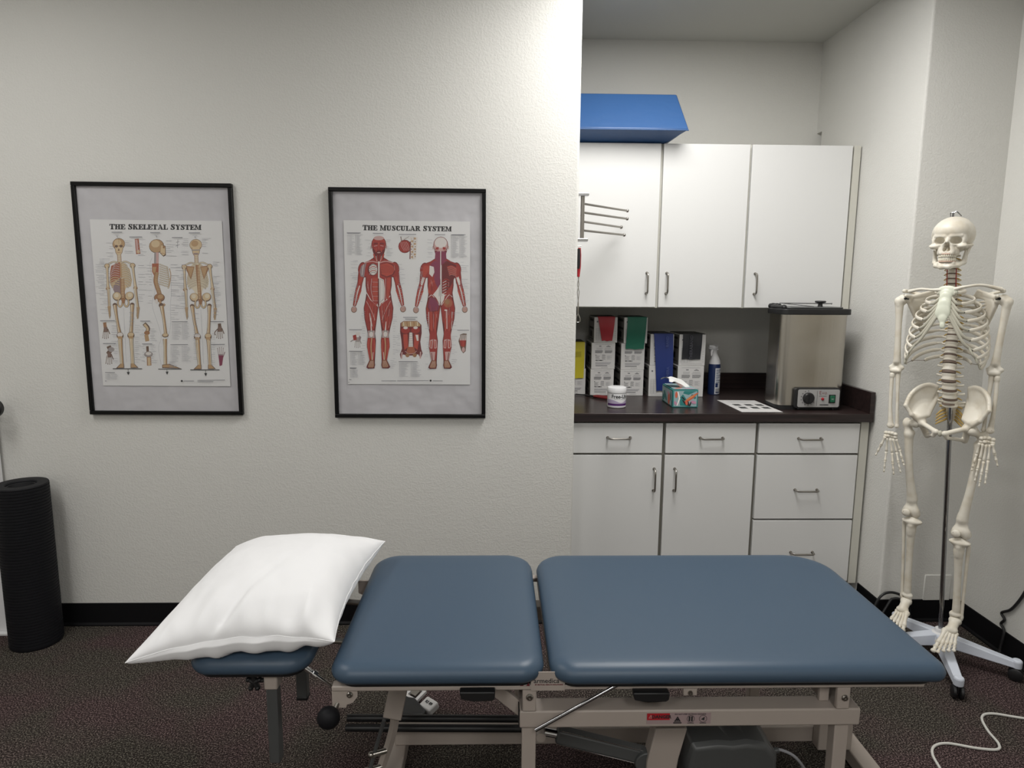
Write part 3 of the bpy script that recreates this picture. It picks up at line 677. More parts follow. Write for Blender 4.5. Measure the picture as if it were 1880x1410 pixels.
for nm, a in (('head_cushion', (-0.735, -0.445, 1.478, 2.06, 0.556, 0.604, (0.06, 0.06, 0.06, 0.06))),
              ('middle_cushion', (-0.388, 0.116, 1.440, 2.116, 0.553, 0.601, (0.055, 0.06, 0.085, 0.085))),
              ('leg_cushion', (0.133, 1.078, 1.434, 2.112, 0.553, 0.601, (0.06, 0.035, 0.135, 0.09)))):
    o = pad(*a).build(nm, 'vinyl', t, smooth=80)
    x0, x1, y0, y1, zb = a[:5]
    MB().prism(rrect(x0+0.02, x1-0.02, y0+0.02, y1-0.02, 0.04), zb-0.012, zb+0.002).build('base_board', 'black', o)
def P(name, b, m, par=None, **k): return b.build(name, m, par or t, **k)
bev = dict(bevel=0.003)
for y in (1.463, 2.045):
    P('side_rail', MB().box(-0.385, 1.035, y, y+0.028, 0.527, 0.540), 'beige', **bev)
for x in (-0.365, 0.075, 0.135, 1.0): P('cross_rail', MB().box(x, x+0.03, 1.491, 2.045, 0.518, 0.539), 'beige', **bev)
pl = P('hinge_plate', MB().box(0.085, 0.166, 1.4605, 1.4625, 0.5275, 0.575), 'beige')
M['logo_red'] = mat('maroon_logo', (0.13, 0.012, 0.02), 0.5)
yy = 1.4600
v, f = text_geo('armedica', 0.0165, 0.0002); P('logo_word', MB().add([(0.122+x, yy, 0.5475+y) for x, y in v], f), 'ink', pl, smooth=0)
v, f = text_geo('BY MUTUAL HEALTH SOLUTIONS', 0.0044, 0.0002); P('logo_word', MB().add([(0.128+x, yy, 0.5415+y) for x, y in v], f), 'logo_red', pl, smooth=0)
b = MB(); b.add([(0.060, yy+.002, 0.5385), (0.083, yy+.002, 0.5385), (0.080, yy+.002, 0.548), (0.075, yy+.002, 0.5395), (0.068, yy+.002, 0.5395), (0.064, yy+.002, 0.5525), (0.059, yy+.002, 0.5525)], [(0, 1, 2, 3), (4, 5, 6, 0)]); P('logo_mark', b, 'logo_red', pl, smooth=0)
def bolt(x, y, z, r=0.0075):
    b = MB(); b.lathe([(0, 0), (r, 0), (r, 0.003), (r*0.75, 0.0055), (r*0.35, 0.0055), (r*0.3, 0.003), (0, 0.003)], (x, y, z), n=16, rot=rotm(PI/2)); P('bolt', b, 'nickel')
# end bracket with foam ball lever
b = MB(); b.prism([(-0.385, 0.527), (-0.325, 0.527), (-0.325, 0.512), (-0.336, 0.497), (-0.352, 0.491), (-0.352, 0.484), (-0.385, 0.484)], 1.466, 1.474, 'y'); P('end_bracket', b, 'beige'); bolt(-0.343, 1.466, 0.518)
b = MB(); b.prism([(-0.435, 0.545), (-0.375, 0.545), (-0.375, 0.50), (-0.395, 0.485), (-0.435, 0.505)], 2.02, 2.028, 'y'); P('end_bracket', b, 'beige')
b = MB(); b.tube([(-0.372, 1.470, 0.495), (-0.380, 1.462, 0.480), (-0.390, 1.455, 0.465)], 0.006, 10); P('lever', b, 'nickel')
b = MB(); b.ell((-0.391, 1.452, 0.468), (0.027, 0.024, 0.027), 24, rotm(0, 0.3, 0)); P('lever_ball', b, 'foam')
# latch paddles
for x0, x1, z in ((-0.083, 0.001, 0.5245), (0.325, 0.412, 0.519)):
    b = MB(); b.prism([(x0, z+0.013), (x1, z+0.013), (x1-0.001, z-0.006), (x1-0.008, z-0.010), (x0+0.035, z-0.012), (x0+0.004, z-0.006)], 1.440, 1.4625, 'y'); P('latch_paddle', b, 'black', bevel=0.003)
# brackets hanging from the rail
for x0, x1, bx in ((0.066, 0.099, 0.083), (0.826, 0.858, 0.856)):
    P('post_bracket', MB().box(x0, x1, 1.467, 1.480, 0.468, 0.5275), 'beige', **bev)
bolt(0.083, 1.467, 0.507, 0.0085); bolt(0.844, 1.467, 0.499, 0.008)
P('post_bracket', MB().box(0.452, 0.485, 1.467, 1.478, 0.507, 0.5275), 'beige', bevel=0.002); bolt(0.468, 1.467, 0.515, 0.006)
P('post_bracket', MB().box(0.800, 0.824, 1.500, 1.512, 0.468, 0.5175), 'beige', bevel=0.002)
# lifting frame
for y in (1.470, 1.99): P('lift_beam', MB().box(0.059, 0.889, y, y+0.055, 0.423, 0.4675), 'beige', bevel=0.004)
for x in (0.06, 0.84): P('lift_crossbar', MB().box(x, x+0.045, 1.525, 1.99, 0.425, 0.464), 'beige', bevel=0.003)
P('end_cap', MB().box(0.0575, 0.0600, 1.472, 1.523, 0.425, 0.466), 'black')
for y in (1.477, 1.997):
    P('lift_leg', MB().beam((0.083, y+0.018, 0.423), (0.083, y+0.018, 0.075), 0.034, 0.034, (0, 1, 0)), 'beige', bevel=0.003)
    P('lift_leg', MB().beam((0.850, y+0.018, 0.423), (0.850, y+0.018, 0.075), 0.034, 0.034, (0, 1, 0)), 'beige', bevel=0.003)
# diagonal struts
P('diagonal_strut', MB().beam((-0.04, 1.53, 0.525), (0.075, 1.515, 0.435), 0.012, 0.034, (0, 0, 1)), 'beige', bevel=0.002)
b = MB(); b.cyl((0.097, 1.455, 0.429), (0.292, 1.462, 0.541), 0.0048, n=12); P('gas_strut', b, 'darkchrome')
# lift actuator
b = MB(); b.cyl((0.135, 1.66, 0.276), (0.175, 1.66, 0.267), 0.011, n=18); P('actuator_rod', b, 'chrome')
b = MB(); b.beam((0.168, 1.66, 0.270), (0.43, 1.66, 0.198), 0.034, 0.038); P('actuator_tube', b, 'gray', bevel=0.005)
b = MB(); b.beam((0.172, 1.645, 0.2495), (0.405, 1.645, 0.1855), 0.003, 0.0016); b.beam((0.18, 1.645, 0.288), (0.41, 1.645, 0.225), 0.003, 0.0012); P('actuator_trim', b, 'chrome')
b = MB(); b.cyl((0.125, 1.64, 0.272), (0.125, 1.68, 0.272), 0.013); P('actuator_pivot', b, 'beige')
b = MB(); b.prism([(0.43, 0.31), (0.515, 0.31), (0.495, 0.22), (0.475, 0.06), (0.405, 0.06), (0.41, 0.21)], 1.62, 1.668, 'y'); P('actuator_bracket', b, 'beige', bevel=0.004)
b = MB(); b.lathe([(0, 0), (0.034, 0), (0.034, 0.028), (0, 0.028)], (0.415, 1.66, 0.195), n=20, rot=rotm(PI/2)); P('actuator_gearbox', b, 'gray', bevel=0.003)
# motor housing and cable
b = MB(); V = []; 
for y, k, zz in ((1.615, 0.93, -0.012), (1.63, 1.0, 0.0), (1.74, 1.0, 0.002), (1.755, 0.95, -0.01)):
    cx = 0.640; o_ = [(0.53, 0.10), (0.515, 0.205), (0.530, 0.262), (0.60, 0.270), (0.638, 0.266), (0.68, 0.272), (0.735, 0.264), (0.765, 0.225), (0.765, 0.10)]
    V += [(cx+(x-cx)*k, y, z+(zz if z > 0.2 else 0)) for x, z in o_]
n = 9; fs = [(i*n+j, i*n+(j+1) % n, (i+1)*n+(j+1) % n, (i+1)*n+j) for i in range(3) for j in range(n)]+[tuple(range(n))[::-1], tuple(3*n+j for j in range(n))]
b.add(V, fs); mo = P('motor_housing', b, 'gray', bevel=0.006, seg=3)
P('motor_label', MB().box(0.60, 0.64, 1.6135, 1.6142, 0.155, 0.163), 'ink', mo)
P('motor_cable', MB().tube(spline([(0.764, 1.66, 0.212), (0.79, 1.66, 0.214), (0.83, 1.65, 0.196), (0.88, 1.66, 0.12), (0.90, 1.70, 0.05), (0.95, 1.85, 0.008)], 6), 0.004, 10), 'inkgray')
P('cable_gland', MB().cyl((0.764, 1.66, 0.211), (0.783, 1.66, 0.214), 0.0075), 'gray')
# base frame on the floor
for y in (1.50, 1.90): P('base_rail', MB().box(-0.31, 1.13, y, y+0.05, 0.058, 0.112), 'beige', bevel=0.004)
for x in (-0.33, 1.10): P('base_crossbar', MB().box(x, x+0.055, 1.52, 2.02, 0.012, 0.058), 'beige', bevel=0.004)
for x in (-0.303, 1.127):
    for y in (1.55, 1.99):
        P('levelling_foot', MB().cyl((x, y, 0.0005), (x, y, 0.013), 0.018), 'black')
b = MB(); b.lathe([(0, 0), (0.008, 0), (0.008, 0.004), (0.003, 0.006), (0, 0.006)], (1.128, 1.93, 0.058), n=12); P('bolt', b, 'nickel')
P('base_gusset', MB().box(1.00, 1.105, 1.86, 1.898, 0.058, 0.20), 'beige', bevel=0.003)
# raising link on the head side
b = MB(); b.beam((-0.262, 1.77, 0.400), (-0.289, 1.735, 0.268), 0.052, 0.022, (0, 1, 0)); P('link_plate', b, 'beige', bevel=0.003)
b = MB(); b.tube(spline([(-0.283, 1.75, 0.280), (-0.287, 1.75, 0.235), (-0.302, 1.75, 0.175), (-0.328, 1.75, 0.095), (-0.33, 1.75, 0.052)], 5), 0.0125, 4, flat=1.0); P('link_leg', b, 'beige', smooth=20)
b = MB(); b.tube([(-0.312, 1.735, 0.262), (-0.342, 1.735, 0.158), (-0.355, 1.735, 0.11)], 0.0055, 8); P('push_rod', b, 'gray')
for z, x in ((0.158, -0.338), (0.108, -0.352)):
    b = MB(); b.cyl((x-0.012, 1.73, z), (x+0.03, 1.745, z+0.002), 0.008, n=12); b.ell((x-0.012, 1.73, z), 0.010, 10); P('link_pin', b, 'nickel')
for y, z in ((1.86, 0.150), (1.885, 0.165)): P('push_bar', MB().cyl((-0.45, y, z), (0.085, y, z-0.008), 0.011, n=14), 'black')
# head section carriage
P('head_rail', MB().box(-0.70, -0.45, 1.66, 1.70, 0.530, 0.5445), 'beige', **bev)
P('head_rail', MB().box(-0.70, -0.45, 1.88, 1.92, 0.530, 0.5445), 'beige', **bev)
P('leg_socket', MB().box(-0.561, -0.528, 1.512, 1.552, 0.500, 0.5445), 'beige', bevel=0.004)
P('arm_rest_leg', MB().box(-0.558, -0.531, 1.516, 1.546, 0.300, 0.501), 'gray', bevel=0.003)
P('arm_rest_leg', MB().box(-0.602, -0.570, 1.885, 1.915, 0.228, 0.5445), 'gray', bevel=0.003)
b = MB(); b.box(-0.604, -0.568, 1.883, 1.917, 0.222, 0.238); P('leg_cap', b, 'black', bevel=0.006)
b = MB()
for k in range(5):
    a = k*2*PI/5+0.3; b.cyl((-0.590, 1.530, 0.512), (-0.590+0.016*math.cos(a)*0.9, 1.530, 0.512+0.020*math.sin(a)), 0.0072, 0.0060, 10)
    b.ell((-0.590+0.016*math.cos(a)*0.9, 1.530, 0.512+0.020*math.sin(a)), (0.0065, 0.008, 0.0065), 10)
b.cyl((-0.592, 1.53, 0.512), (-0.56, 1.53, 0.518), 0.005, n=10); P('clamp_knob', b, 'black')
b = MB(); b.cyl((-0.502, 1.60, 0.518), (-0.418, 1.60, 0.452), 0.0042, n=12); P('tilt_gas_strut', b, 'chrome')
b = MB(); b.cyl((-0.500, 1.60, 0.5164), (-0.462, 1.60, 0.4866), 0.0065, n=12); b.cyl((-0.467, 1.60, 0.4905), (-0.458, 1.60, 0.4835), 0.0095, n=12); P('strut_collar', b, 'chrome')
P('tilt_bar', MB().cyl((-0.46, 1.68, 0.537), (-0.385, 1.68, 0.53), 0.008), 'nickel'); P('tilt_bar', MB().cyl((-0.46, 1.90, 0.537), (-0.385, 1.90, 0.53), 0.008), 'nickel')
# danger label on the lift beam
yb = 1.4695; lb = P('warning_label', MB().box(0.366, 0.522, yb-0.0003, yb+0.0008, 0.432, 0.4605), mat('label_stock', (0.36, 0.27, 0.27), 0.5))
M['danger'] = mat('danger_red', (0.42, 0.012, 0.02), 0.5)
P('danger_field', MB().box(0.367, 0.422, yb-0.0010, yb-0.0004, 0.443, 0.4600), 'danger', lb)
def tri(b, x, z, s, y): b.add([(x-s, y, z), (x+s, y, z), (x, y, z+1.7*s), (x-s*.5, y, z+.25*s), (x+s*.5, y, z+.25*s), (x, y, z+1.15*s)], [(0, 1, 4, 3), (1, 2, 5, 4), (2, 0, 3, 5)])
b = MB(); tri(b, 0.376, 0.4475, 0.006, yb-0.0014); b.box(0.3753, 0.3767, yb-0.0014, yb-0.0012, 0.450, 0.4545); P('warning_triangle', b, mat('pale_red_print', (0.5, 0.2, 0.2), 0.5), lb, smooth=0)
v, f = text_geo('DANGER', 0.0115, 0.0005); P('danger_word', MB().add([(0.402+x, yb-0.0014, 0.4475+y) for x, y in v], f), 'ink', lb, smooth=0)
v, f = text_geo('DO NOT STEP OR PINCH HAZARDS', 0.0047, 0.0001); P('label_line', MB().add([(0.472+x, yb-0.0010, 0.4560+y) for x, y in v], f), 'ink', lb, smooth=0)
b = MB(); tri(b, 0.441, 0.438, 0.0085, yb-0.0010); b.box(0.438, 0.444, yb-.001, yb-.0008, 0.441, 0.446); b.box(0.431, 0.451, yb-.001, yb-.0008, 0.4335, 0.4365); P('pictogram', b, 'ink', lb, smooth=0)
for x in (0.473, 0.503):
    b = MB(); A = np.linspace(0, 2*PI, 25); r1, r2 = 0.0095, 0.0085
    V = [(x+r*math.cos(a), yb-0.001, 0.4455+r*math.sin(a)) for r in (r1, r2) for a in A]; b.add(V, [(i, i+1, 26+i, 25+i) for i in range(24)])
    if x < 0.49: b.box(x-0.005, x-0.001, yb-.001, yb-.0008, 0.439, 0.452); b.box(x+0.001, x+0.005, yb-.001, yb-.0008, 0.439, 0.452)
    else: b.add([(x-0.005, yb-.001, 0.444), (x+0.003, yb-.001, 0.441), (x+0.004, yb-.001, 0.451)], [(0, 1, 2)])
    b.box(x-0.008, x+0.008, yb-.001, yb-.0008, 0.4335, 0.435); P('pictogram', b, 'ink', lb, smooth=0)

# ================================================================ pillow
from mathutils import noise as mn
M['cotton'] = mat('white_cotton', (0.80, 0.80, 0.81), 0.85, bump=(700, 0.12, 0.0004), sheen=0.2)
CN = {(0, 0): (-0.852, 1.452, 0.612), (1, 0): (-0.378, 1.475, 0.648), (1, 1): (-0.352, 2.045, 0.668), (0, 1): (-0.835, 2.075, 0.640)}
def pil(u, v, side):
    """u across, v along, both 0..1; side +1 top, -1 bottom"""
    c = sum((np.array(CN[(i, j)])*((u if i else 1-u)*(v if j else 1-v)) for i in (0, 1) for j in (0, 1)))
    a, b_ = 2*u-1, 2*v-1
    pin = 0.028*(1-b_*b_)*a*abs(a); c[0] -= pin; c[1] -= 0.022*(1-a*a)*b_*abs(b_); c[2] += 0.022*(1-a*a)*(1-v)
    q = max(0, (1-abs(a)**2.4)*(1-abs(b_)**2.6)); t_ = q**0.50
    # folds radiating from the front edge and the corners
    def ridge(x, y, sd_): q = 1-2.6*abs(mn.noise(Vector((x, y, sd_)))); return max(-0.3, q)
    fr = math.exp(-v*5.0); sd = math.exp(-(1-u)*5.5); rim_ = min(1.0, t_*2.2)
    wr = (0.0085*fr*(ridge(u*7+1.5*v, v*1.3, 2.2)-0.5)+0.0070*sd*(ridge(u*1.3, v*7-1.2*u, 7.7)-0.5))*rim_
    wr += (-0.016*math.exp(-((u-0.40-0.5*v)/0.030)**2)+0.010*math.exp(-((u-0.46-0.5*v)/0.04)**2))*math.exp(-v*5.5)*rim_
    wr += (0.014*math.exp(-((u-0.86)/0.05)**2)-0.008*math.exp(-((u-0.76)/0.05)**2))*math.exp(-(v/0.16)**2)*rim_
    nz = (0.009*mn.noise(Vector((c[0]*6, c[1]*5, side*3)))+0.0045*mn.noise(Vector((c[0]*15, c[1]*11, 5)))+0.0012*mn.noise(Vector((c[0]*40, c[1]*30, 9))))*rim_*t_**0.5
    if side > 0: z = c[2]+0.098*t_*(0.86+0.20*math.sin(PI*v*0.95+0.15))+wr+nz
    else:
        z = c[2]-0.075*t_**0.7+0.6*wr+0.5*nz; c[1] -= (0.020+0.010*mn.noise(Vector((u*9, 3, 1))))*math.exp(-((v-0.03)/0.05)**2)*math.sin(PI*u)
    # the seam itself waves where the folds meet it
    c[2] += 0
    if v < 1e-6 or u > 1-1e-6: z += 0.0035*mn.noise(Vector((u*9, v*9, 4)))*math.sin(PI*(u if v < 1e-6 else v))
    return (c[0]+0.004*sd*mn.noise(Vector((u*4, v*12, 8)))*math.sin(PI*v), c[1]+0.004*fr*mn.noise(Vector((u*12, v*4, 6)))*math.sin(PI*u), max(z, 0.6055))
b = MB(); n = 110; V = []; ids = {}
for s in (1, -1):
    for i in range(n+1):
        for j in range(n+1):
            # cosine spacing keeps the rim round
            u = 0.5-0.5*math.cos(PI*i/n); v = 0.5-0.5*math.cos(PI*j/n); edge = i in (0, n) or j in (0, n)
            if edge and s < 0: ids[(s, i, j)] = ids[(1, i, j)]; continue
            ids[(s, i, j)] = len(V); V.append(pil(u, v, s))
fs = []
for s in (1, -1):
    for i in range(n):
        for j in range(n):
            q = (ids[(s, i, j)], ids[(s, i+1, j)], ids[(s, i+1, j+1)], ids[(s, i, j+1)]); fs.append(q if s > 0 else q[::-1])
b.add(V, fs)
t = thing('pillow', 'plump white cotton pillow lying on the head end of the treatment table', 'pillow', (-0.6, 1.76, 0.605))
pc = b.build('pillowcase', 'cotton', t, smooth=180)
b = MB(); rim = [pil(0.5-0.5*math.cos(PI*i/n), 0, 1) for i in range(0, n+1, 2)]; b.tube([(x, y-0.0008, z-0.001) for x, y, z in rim], 0.0011, 6)
rim = [pil(1, 0.5-0.5*math.cos(PI*i/n), 1) for i in range(0, n+1, 2)]; b.tube([(x+0.0008, y, z-0.001) for x, y, z in rim], 0.0011, 6)
b.build('hem', 'cotton', t)

# ================================================================ foam roller (left)
t = thing('foam_roller', 'tall black hollow ribbed foam roller standing against the picture wall', 'foam roller', (-1.90, 2.645, 0))
c = (-1.902, 2.640, 0.0); prof = [(0.052, 0.05), (0.052, 0.0005), (0.0925, 0.0005), (0.0945, 0.004)]
for k in range(54):
    z = 0.012+k*0.0122; prof += [(0.0948, z), (0.0948, z+0.0075), (0.0918, z+0.0088), (0.0918, z+0.0110)]
prof += [(0.0945, 0.672), (0.0925, 0.677), (0.056, 0.677), (0.052, 0.672), (0.052, 0.30), (0.0, 0.30)]
b = MB(); b.lathe(prof, c, 64); b.f = [f for f in b.f if len(f) == 4]; b.m = [0]*len(b.f); b.build('foam_tube', 'foam', t, smooth=30)
M['foamcore'] = mat('dark_roller_core', (0.02, 0.02, 0.022), 0.6)
b = MB(); b.lathe([(0.047, 0.01), (0.0515, 0.01), (0.0515, 0.668), (0.047, 0.668), (0.047, 0.01)], c, 48); b.f = [f for f in b.f if len(f) == 4]; b.m = [0]*len(b.f); b.build('inner_tube', 'foamcore', t)
# white upright post just entering the frame on the left
t = thing('equipment_post', 'white upright post with a round black knob, behind the foam roller', 'post', (-1.98, 2.70, 0))
MB().box(-2.114, -2.054, 2.700, 2.755, 0.0115, 1.0).build('upright', 'white', t, bevel=0.004)
MB().box(-2.16, -2.040, 2.68, 2.756, 0.0005, 0.0115).build('foot_plate', 'white', t, bevel=0.002)
b = MB(); b.cyl((-2.06, 2.72, 0.975), (-2.008, 2.69, 0.975), 0.008); b.lathe([(0, 0), (0.030, 0), (0.037, 0.008), (0.037, 0.022), (0.030, 0.030), (0, 0.030)], (-2.010, 2.699, 0.975), n=28, rot=rotm(PI/2)); b.build('knob', 'black', t)

# ================================================================ cables and floor things
t = MB().tube(spline([(2.04, 2.03, 0.0045), (1.833, 2.081, 0.0045), (1.74, 2.108, 0.0045), (1.690, 2.088, 0.0045), (1.660, 2.020, 0.0045), (1.648, 1.955, 0.0045), (1.622, 1.927, 0.0045), (1.560, 1.934, 0.0045), (1.482, 1.958, 0.0045), (1.430, 1.946, 0.0045), (1.398, 1.908, 0.0045), (1.381, 1.847, 0.0045), (1.36, 1.76, 0.0045), (1.30, 1.66, 0.0045), (1.22, 1.60, 0.0045)], 8), 0.0042, 10).build('power_cable', mat('white_cable_sheath', (0.62, 0.61, 0.57), 0.4))
tag(t, 'white cable snaking across the carpet to the right of the treatment table', 'cable')
t = MB().tube(spline([(1.62, 2.72, 0.0065), (1.66, 2.745, 0.03), (1.70, 2.752, 0.118), (1.745, 2.755, 0.142), (1.80, 2.755, 0.128), (1.83, 2.752, 0.09), (1.845, 2.748, 0.03), (1.84, 2.74, 0.0065)], 8), 0.0055, 10).build('power_cable', 'black')
tag(t, 'black cable looping over the baseboard behind the skeleton', 'cable')
t = MB().tube(spline([(1.68, 2.725, 0.0065), (1.742, 2.745, 0.10), (1.76, 2.747, 0.116), (1.79, 2.742, 0.113), (1.81, 2.735, 0.06), (1.80, 2.725, 0.0065)], 8), 0.0055, 10).build('power_cable', 'black')
tag(t, 'smaller inner loop of black cable lying against the baseboard, beside the skeleton foot', 'cable')
t = MB().tube(spline([(2.052, 2.262, 0.735), (2.050, 2.275, 0.70), (2.056, 2.31, 0.60), (2.060, 2.355, 0.46), (2.060, 2.395, 0.345), (2.060, 2.425, 0.272), (2.060, 2.465, 0.208), (2.060, 2.508, 0.172), (2.060, 2.490, 0.152), (2.060, 2.505, 0.125), (2.058, 2.482, 0.104), (2.048, 2.480, 0.03), (2.04, 2.47, 0.0065)], 8), 0.0055, 10).build('power_cable', 'black')
tag(t, 'black cable hanging down the right wall to the carpet', 'cable')
t = thing('wall_outlet', 'white wall outlet plate on the right wall where the hanging black cable plugs in', 'outlet', (XR, 2.262, 0.74))
MB().box(2.0635, XR+0.0005, 2.227, 2.297, 0.685, 0.800).build('cover_plate', 'white', t, bevel=0.002)
MB().box(2.046, 2.0634, 2.247, 2.277, 0.735, 0.765).build('plug', 'black', t, bevel=0.004)
t = thing('foot_control', 'black foot control with white plastic ends lying on the carpet under the table', 'foot control', (-0.26, 2.14, 0))
b = MB(); b.prism([(-0.33, 2.07), (-0.24, 2.07), (-0.235, 2.10), (-0.28, 2.17), (-0.33, 2.18)], 0.0005, 0.045); b.build('body', 'black', t, bevel=0.008, seg=3)
b = MB(); R_ = rotm(0.3, 0, -0.75); b.box(-0.028, 0.028, -0.023, 0.023, -0.014, 0.014, R_); b.v = [(x-0.228, y+2.135, z+0.032) for x, y, z in b.v]; w = b.build('end_piece', 'card', t, bevel=0.006, seg=3)
v, f = text_geo('RS 89', 0.014, 0.0006); V = np.array([(x, y, 0.0146) for x, y in v]) @ R_.T; MB().add([(x-0.228, y+2.133, z+0.032) for x, y, z in V], f).build('end_marking', 'ink', w, smooth=0)
b = MB(); R2 = rotm(0.3, 0, -0.7)
for q in ((-.032, .032, -.026, -.018), (-.032, .032, .018, .026), (-.032, -.020, -.018, .018), (.020, .032, -.018, .018)): b.box(q[0], q[1], q[2], q[3], -0.005, 0.005, R2)
B2 = MB()
for q in ((-.032, .032, -.026, -.018), (-.032, .032, .018, .026), (-.032, -.020, -.018, .018), (.020, .032, -.018, .018)):
    p = np.array([(a, c_, e) for a in q[:2] for c_ in q[2:] for e in (-.005, .005)]) @ R2.T + np.array([-0.283, 2.205, 0.034])
    B2.add(p, [(0, 1, 3, 2), (4, 6, 7, 5), (0, 4, 5, 1), (2, 3, 7, 6), (0, 2, 6, 4), (1, 5, 7, 3)])
B2.build('buckle', 'card', t); 
p = np.array([(a, c_, e) for a in (-.012, .014) for c_ in (-.012, .012) for e in (-.006, .008)]) @ R2.T + np.array([-0.283, 2.205, 0.034])
MB().add(p, [(0, 1, 3, 2), (4, 6, 7, 5), (0, 4, 5, 1), (2, 3, 7, 6), (0, 2, 6, 4), (1, 5, 7, 3)]).build('buckle_tongue', 'nickel', t)
# ================================================================ anatomical skeleton (life size, local frame: -y is its front, x to its left hand)
M['bone'] = mat('ivory_bone_plastic', (0.72, 0.68, 0.59), 0.42, bump=(90, 0.10, 0.0012), mix=((0.62, 0.56, 0.45), 22, 0.45, 0.75))
M['bonepale'] = mat('pale_bone_plastic', (0.68, 0.70, 0.58), 0.42)
M['cart'] = mat('grey_cartilage', (0.47, 0.45, 0.37), 0.4)
M['disc'] = mat('brown_disc_rubber', (0.16, 0.115, 0.09), 0.6)
M['nerve'] = mat('ochre_nerve', (0.50, 0.34, 0.10), 0.5)
M['artery'] = mat('red_artery', (0.30, 0.02, 0.015), 0.45)
M['gum'] = mat('pinkish_tooth_root', (0.55, 0.38, 0.30), 0.5); M['tooth'] = mat('tooth_enamel', (0.74, 0.70, 0.58), 0.25)
SK = thing('anatomical_skeleton', 'life-size ivory teaching skeleton hanging on a pole in the right corner, feet off the floor', 'skeleton', (1.711, 2.47, 0), math.radians(-45))
def loc_part(name, b, m, par=None, **k): return b.build(name, m, par or SK, world=False, **k)
def sd(name, prims, m='bone', h=0.0026, k=0.008, par=None, sub=(), post=None, mats=None):
    V, F = sdf_mesh(prims, h, k, sub=sub, post=post); b = MB(); b.add(V, F); return loc_part(name, b, m, par, smooth=180)
# ---- skull
cx = -0.033
def X(*p): return (cx+p[0], p[1], p[2])
def both(kind, *a):
    out = []
    for s in (-1, 1):
        if kind == 'c': out.append(('c', X(s*a[0][0], a[0][1], a[0][2]), X(s*a[1][0], a[1][1], a[1][2]), a[2], a[3]))
        else: out.append(('e', X(s*a[0][0], a[0][1], a[0][2]), a[1]))
    return out
pr_ = [('e', X(0, 0.018, 1.672), (0.069, 0.086, 0.067)), ('e', X(0, -0.028, 1.682), (0.058, 0.049, 0.044)), ('e', X(0, 0.02, 1.632), (0.050, 0.066, 0.022)),
       ('e', X(0, -0.038, 1.648), (0.053, 0.036, 0.033)), ('e', X(0, -0.044, 1.611), (0.034, 0.034, 0.023)),
       ('c', X(0, -0.066, 1.657), X(0, -0.0775, 1.643), 0.0075, 0.0050)]
pr_ += both('c', (0.010, -0.0695, 1.6635), (0.040, -0.057, 1.6650), 0.0055, 0.0055) + both('e', (0.047, -0.047, 1.648), (0.0070, 0.012, 0.020))
pr_ += both('e', (0.043, -0.052, 1.6275), (0.016, 0.014, 0.0095)) + both('c', (0.050, -0.050, 1.629), (0.063, -0.018, 1.631), 0.0065, 0.0040) + both('c', (0.063, -0.018, 1.631), (0.063, 0.008, 1.634), 0.0040, 0.006)
pr_ += both('c', (0.050, 0.026, 1.628), (0.047, 0.020, 1.602), 0.010, 0.006) + both('c', (0.0115, -0.0715, 1.640), (0.018, -0.066, 1.610), 0.0045, 0.007) + both('c', (0.024, -0.055, 1.602), (0.027, -0.032, 1.603), 0.008, 0.008)
pr_ += [('c', X(-0.016, -0.070, 1.602), X(0.016, -0.070, 1.602), 0.0068, 0.0068)]
sb = both('e', (0.0265, -0.073, 1.6470), (0.0182, 0.036, 0.0140)) + both('e', (0.0060, -0.084, 1.6155), (0.0058, 0.034, 0.0085)) + both('e', (0.0035, -0.084, 1.626), (0.0048, 0.034, 0.0125))
sb += both('e', (0.067, -0.036, 1.655), (0.010, 0.020, 0.020)) + both('e', (0.052, -0.038, 1.604), (0.014, 0.030, 0.014))
skull = sd('skull', pr_, h=0.0018, k=0.0060, sub=sb)
jw = [('c', X(-0.012, -0.071, 1.5535), X(0.012, -0.071, 1.5535), 0.0088, 0.0088)]
jw += both('c', (0.012, -0.071, 1.5535), (0.034, -0.044, 1.5585), 0.0085, 0.0080) + both('c', (0.034, -0.044, 1.5585), (0.046, -0.008, 1.571), 0.0080, 0.0075)
jw += both('c', (0.046, -0.008, 1.571), (0.052, 0.004, 1.616), 0.0085, 0.0050) + both('c', (0.045, -0.012, 1.580), (0.050, -0.018, 1.612), 0.0060, 0.0035)
jw += both('c', (0.0, -0.068, 1.567), (0.020, -0.060, 1.567), 0.0065, 0.0065) + both('c', (0.020, -0.060, 1.567), (0.030, -0.030, 1.569), 0.0065, 0.006)
sd('jaw', jw, par=skull, h=0.0021, k=0.006)
for up_ in (1, -1):
    for i in range(14):
        a = math.radians(-78+156*i/13); rx, ry = 0.0265, 0.036
        x = cx+rx*math.sin(a); y = -0.042-ry*math.cos(a)+(0.0015 if up_ < 0 else 0); w = 0.0030 if abs(a) < 1.0 else 0.0038
        b = MB(); z0, z1 = (1.5865, 1.5985) if up_ > 0 else (1.5735, 1.5855)
        b.ell((x, y, (z0+z1)/2), (w*0.92, 0.003, (z1-z0)/2*1.15), 8, rotm(0, 0, a)); loc_part('tooth', b, 'gum' if i % 2 and False else 'tooth', skull, smooth=180)
b = MB(); 
for zc, rr in ((1.5995, 0.0275), (1.5725, 0.0270)):
    b.tube([(cx+rr*math.sin(a), -0.042-0.0368*math.cos(a), zc) for a in np.radians(np.linspace(-80, 80, 17))], 0.0026, 6)
loc_part('gum_line', b, 'gum', skull, smooth=180)
b = MB(); b.cyl((cx-0.004, 0.0, 1.737), (cx-0.004, 0.0, 1.752), 0.0035, n=10); b.tube([(cx-0.004, 0, 1.749), (cx+0.004, 0, 1.756), (cx+0.010, 0, 1.752), (cx+0.022, 0.002, 1.738)], 0.0022, 8)
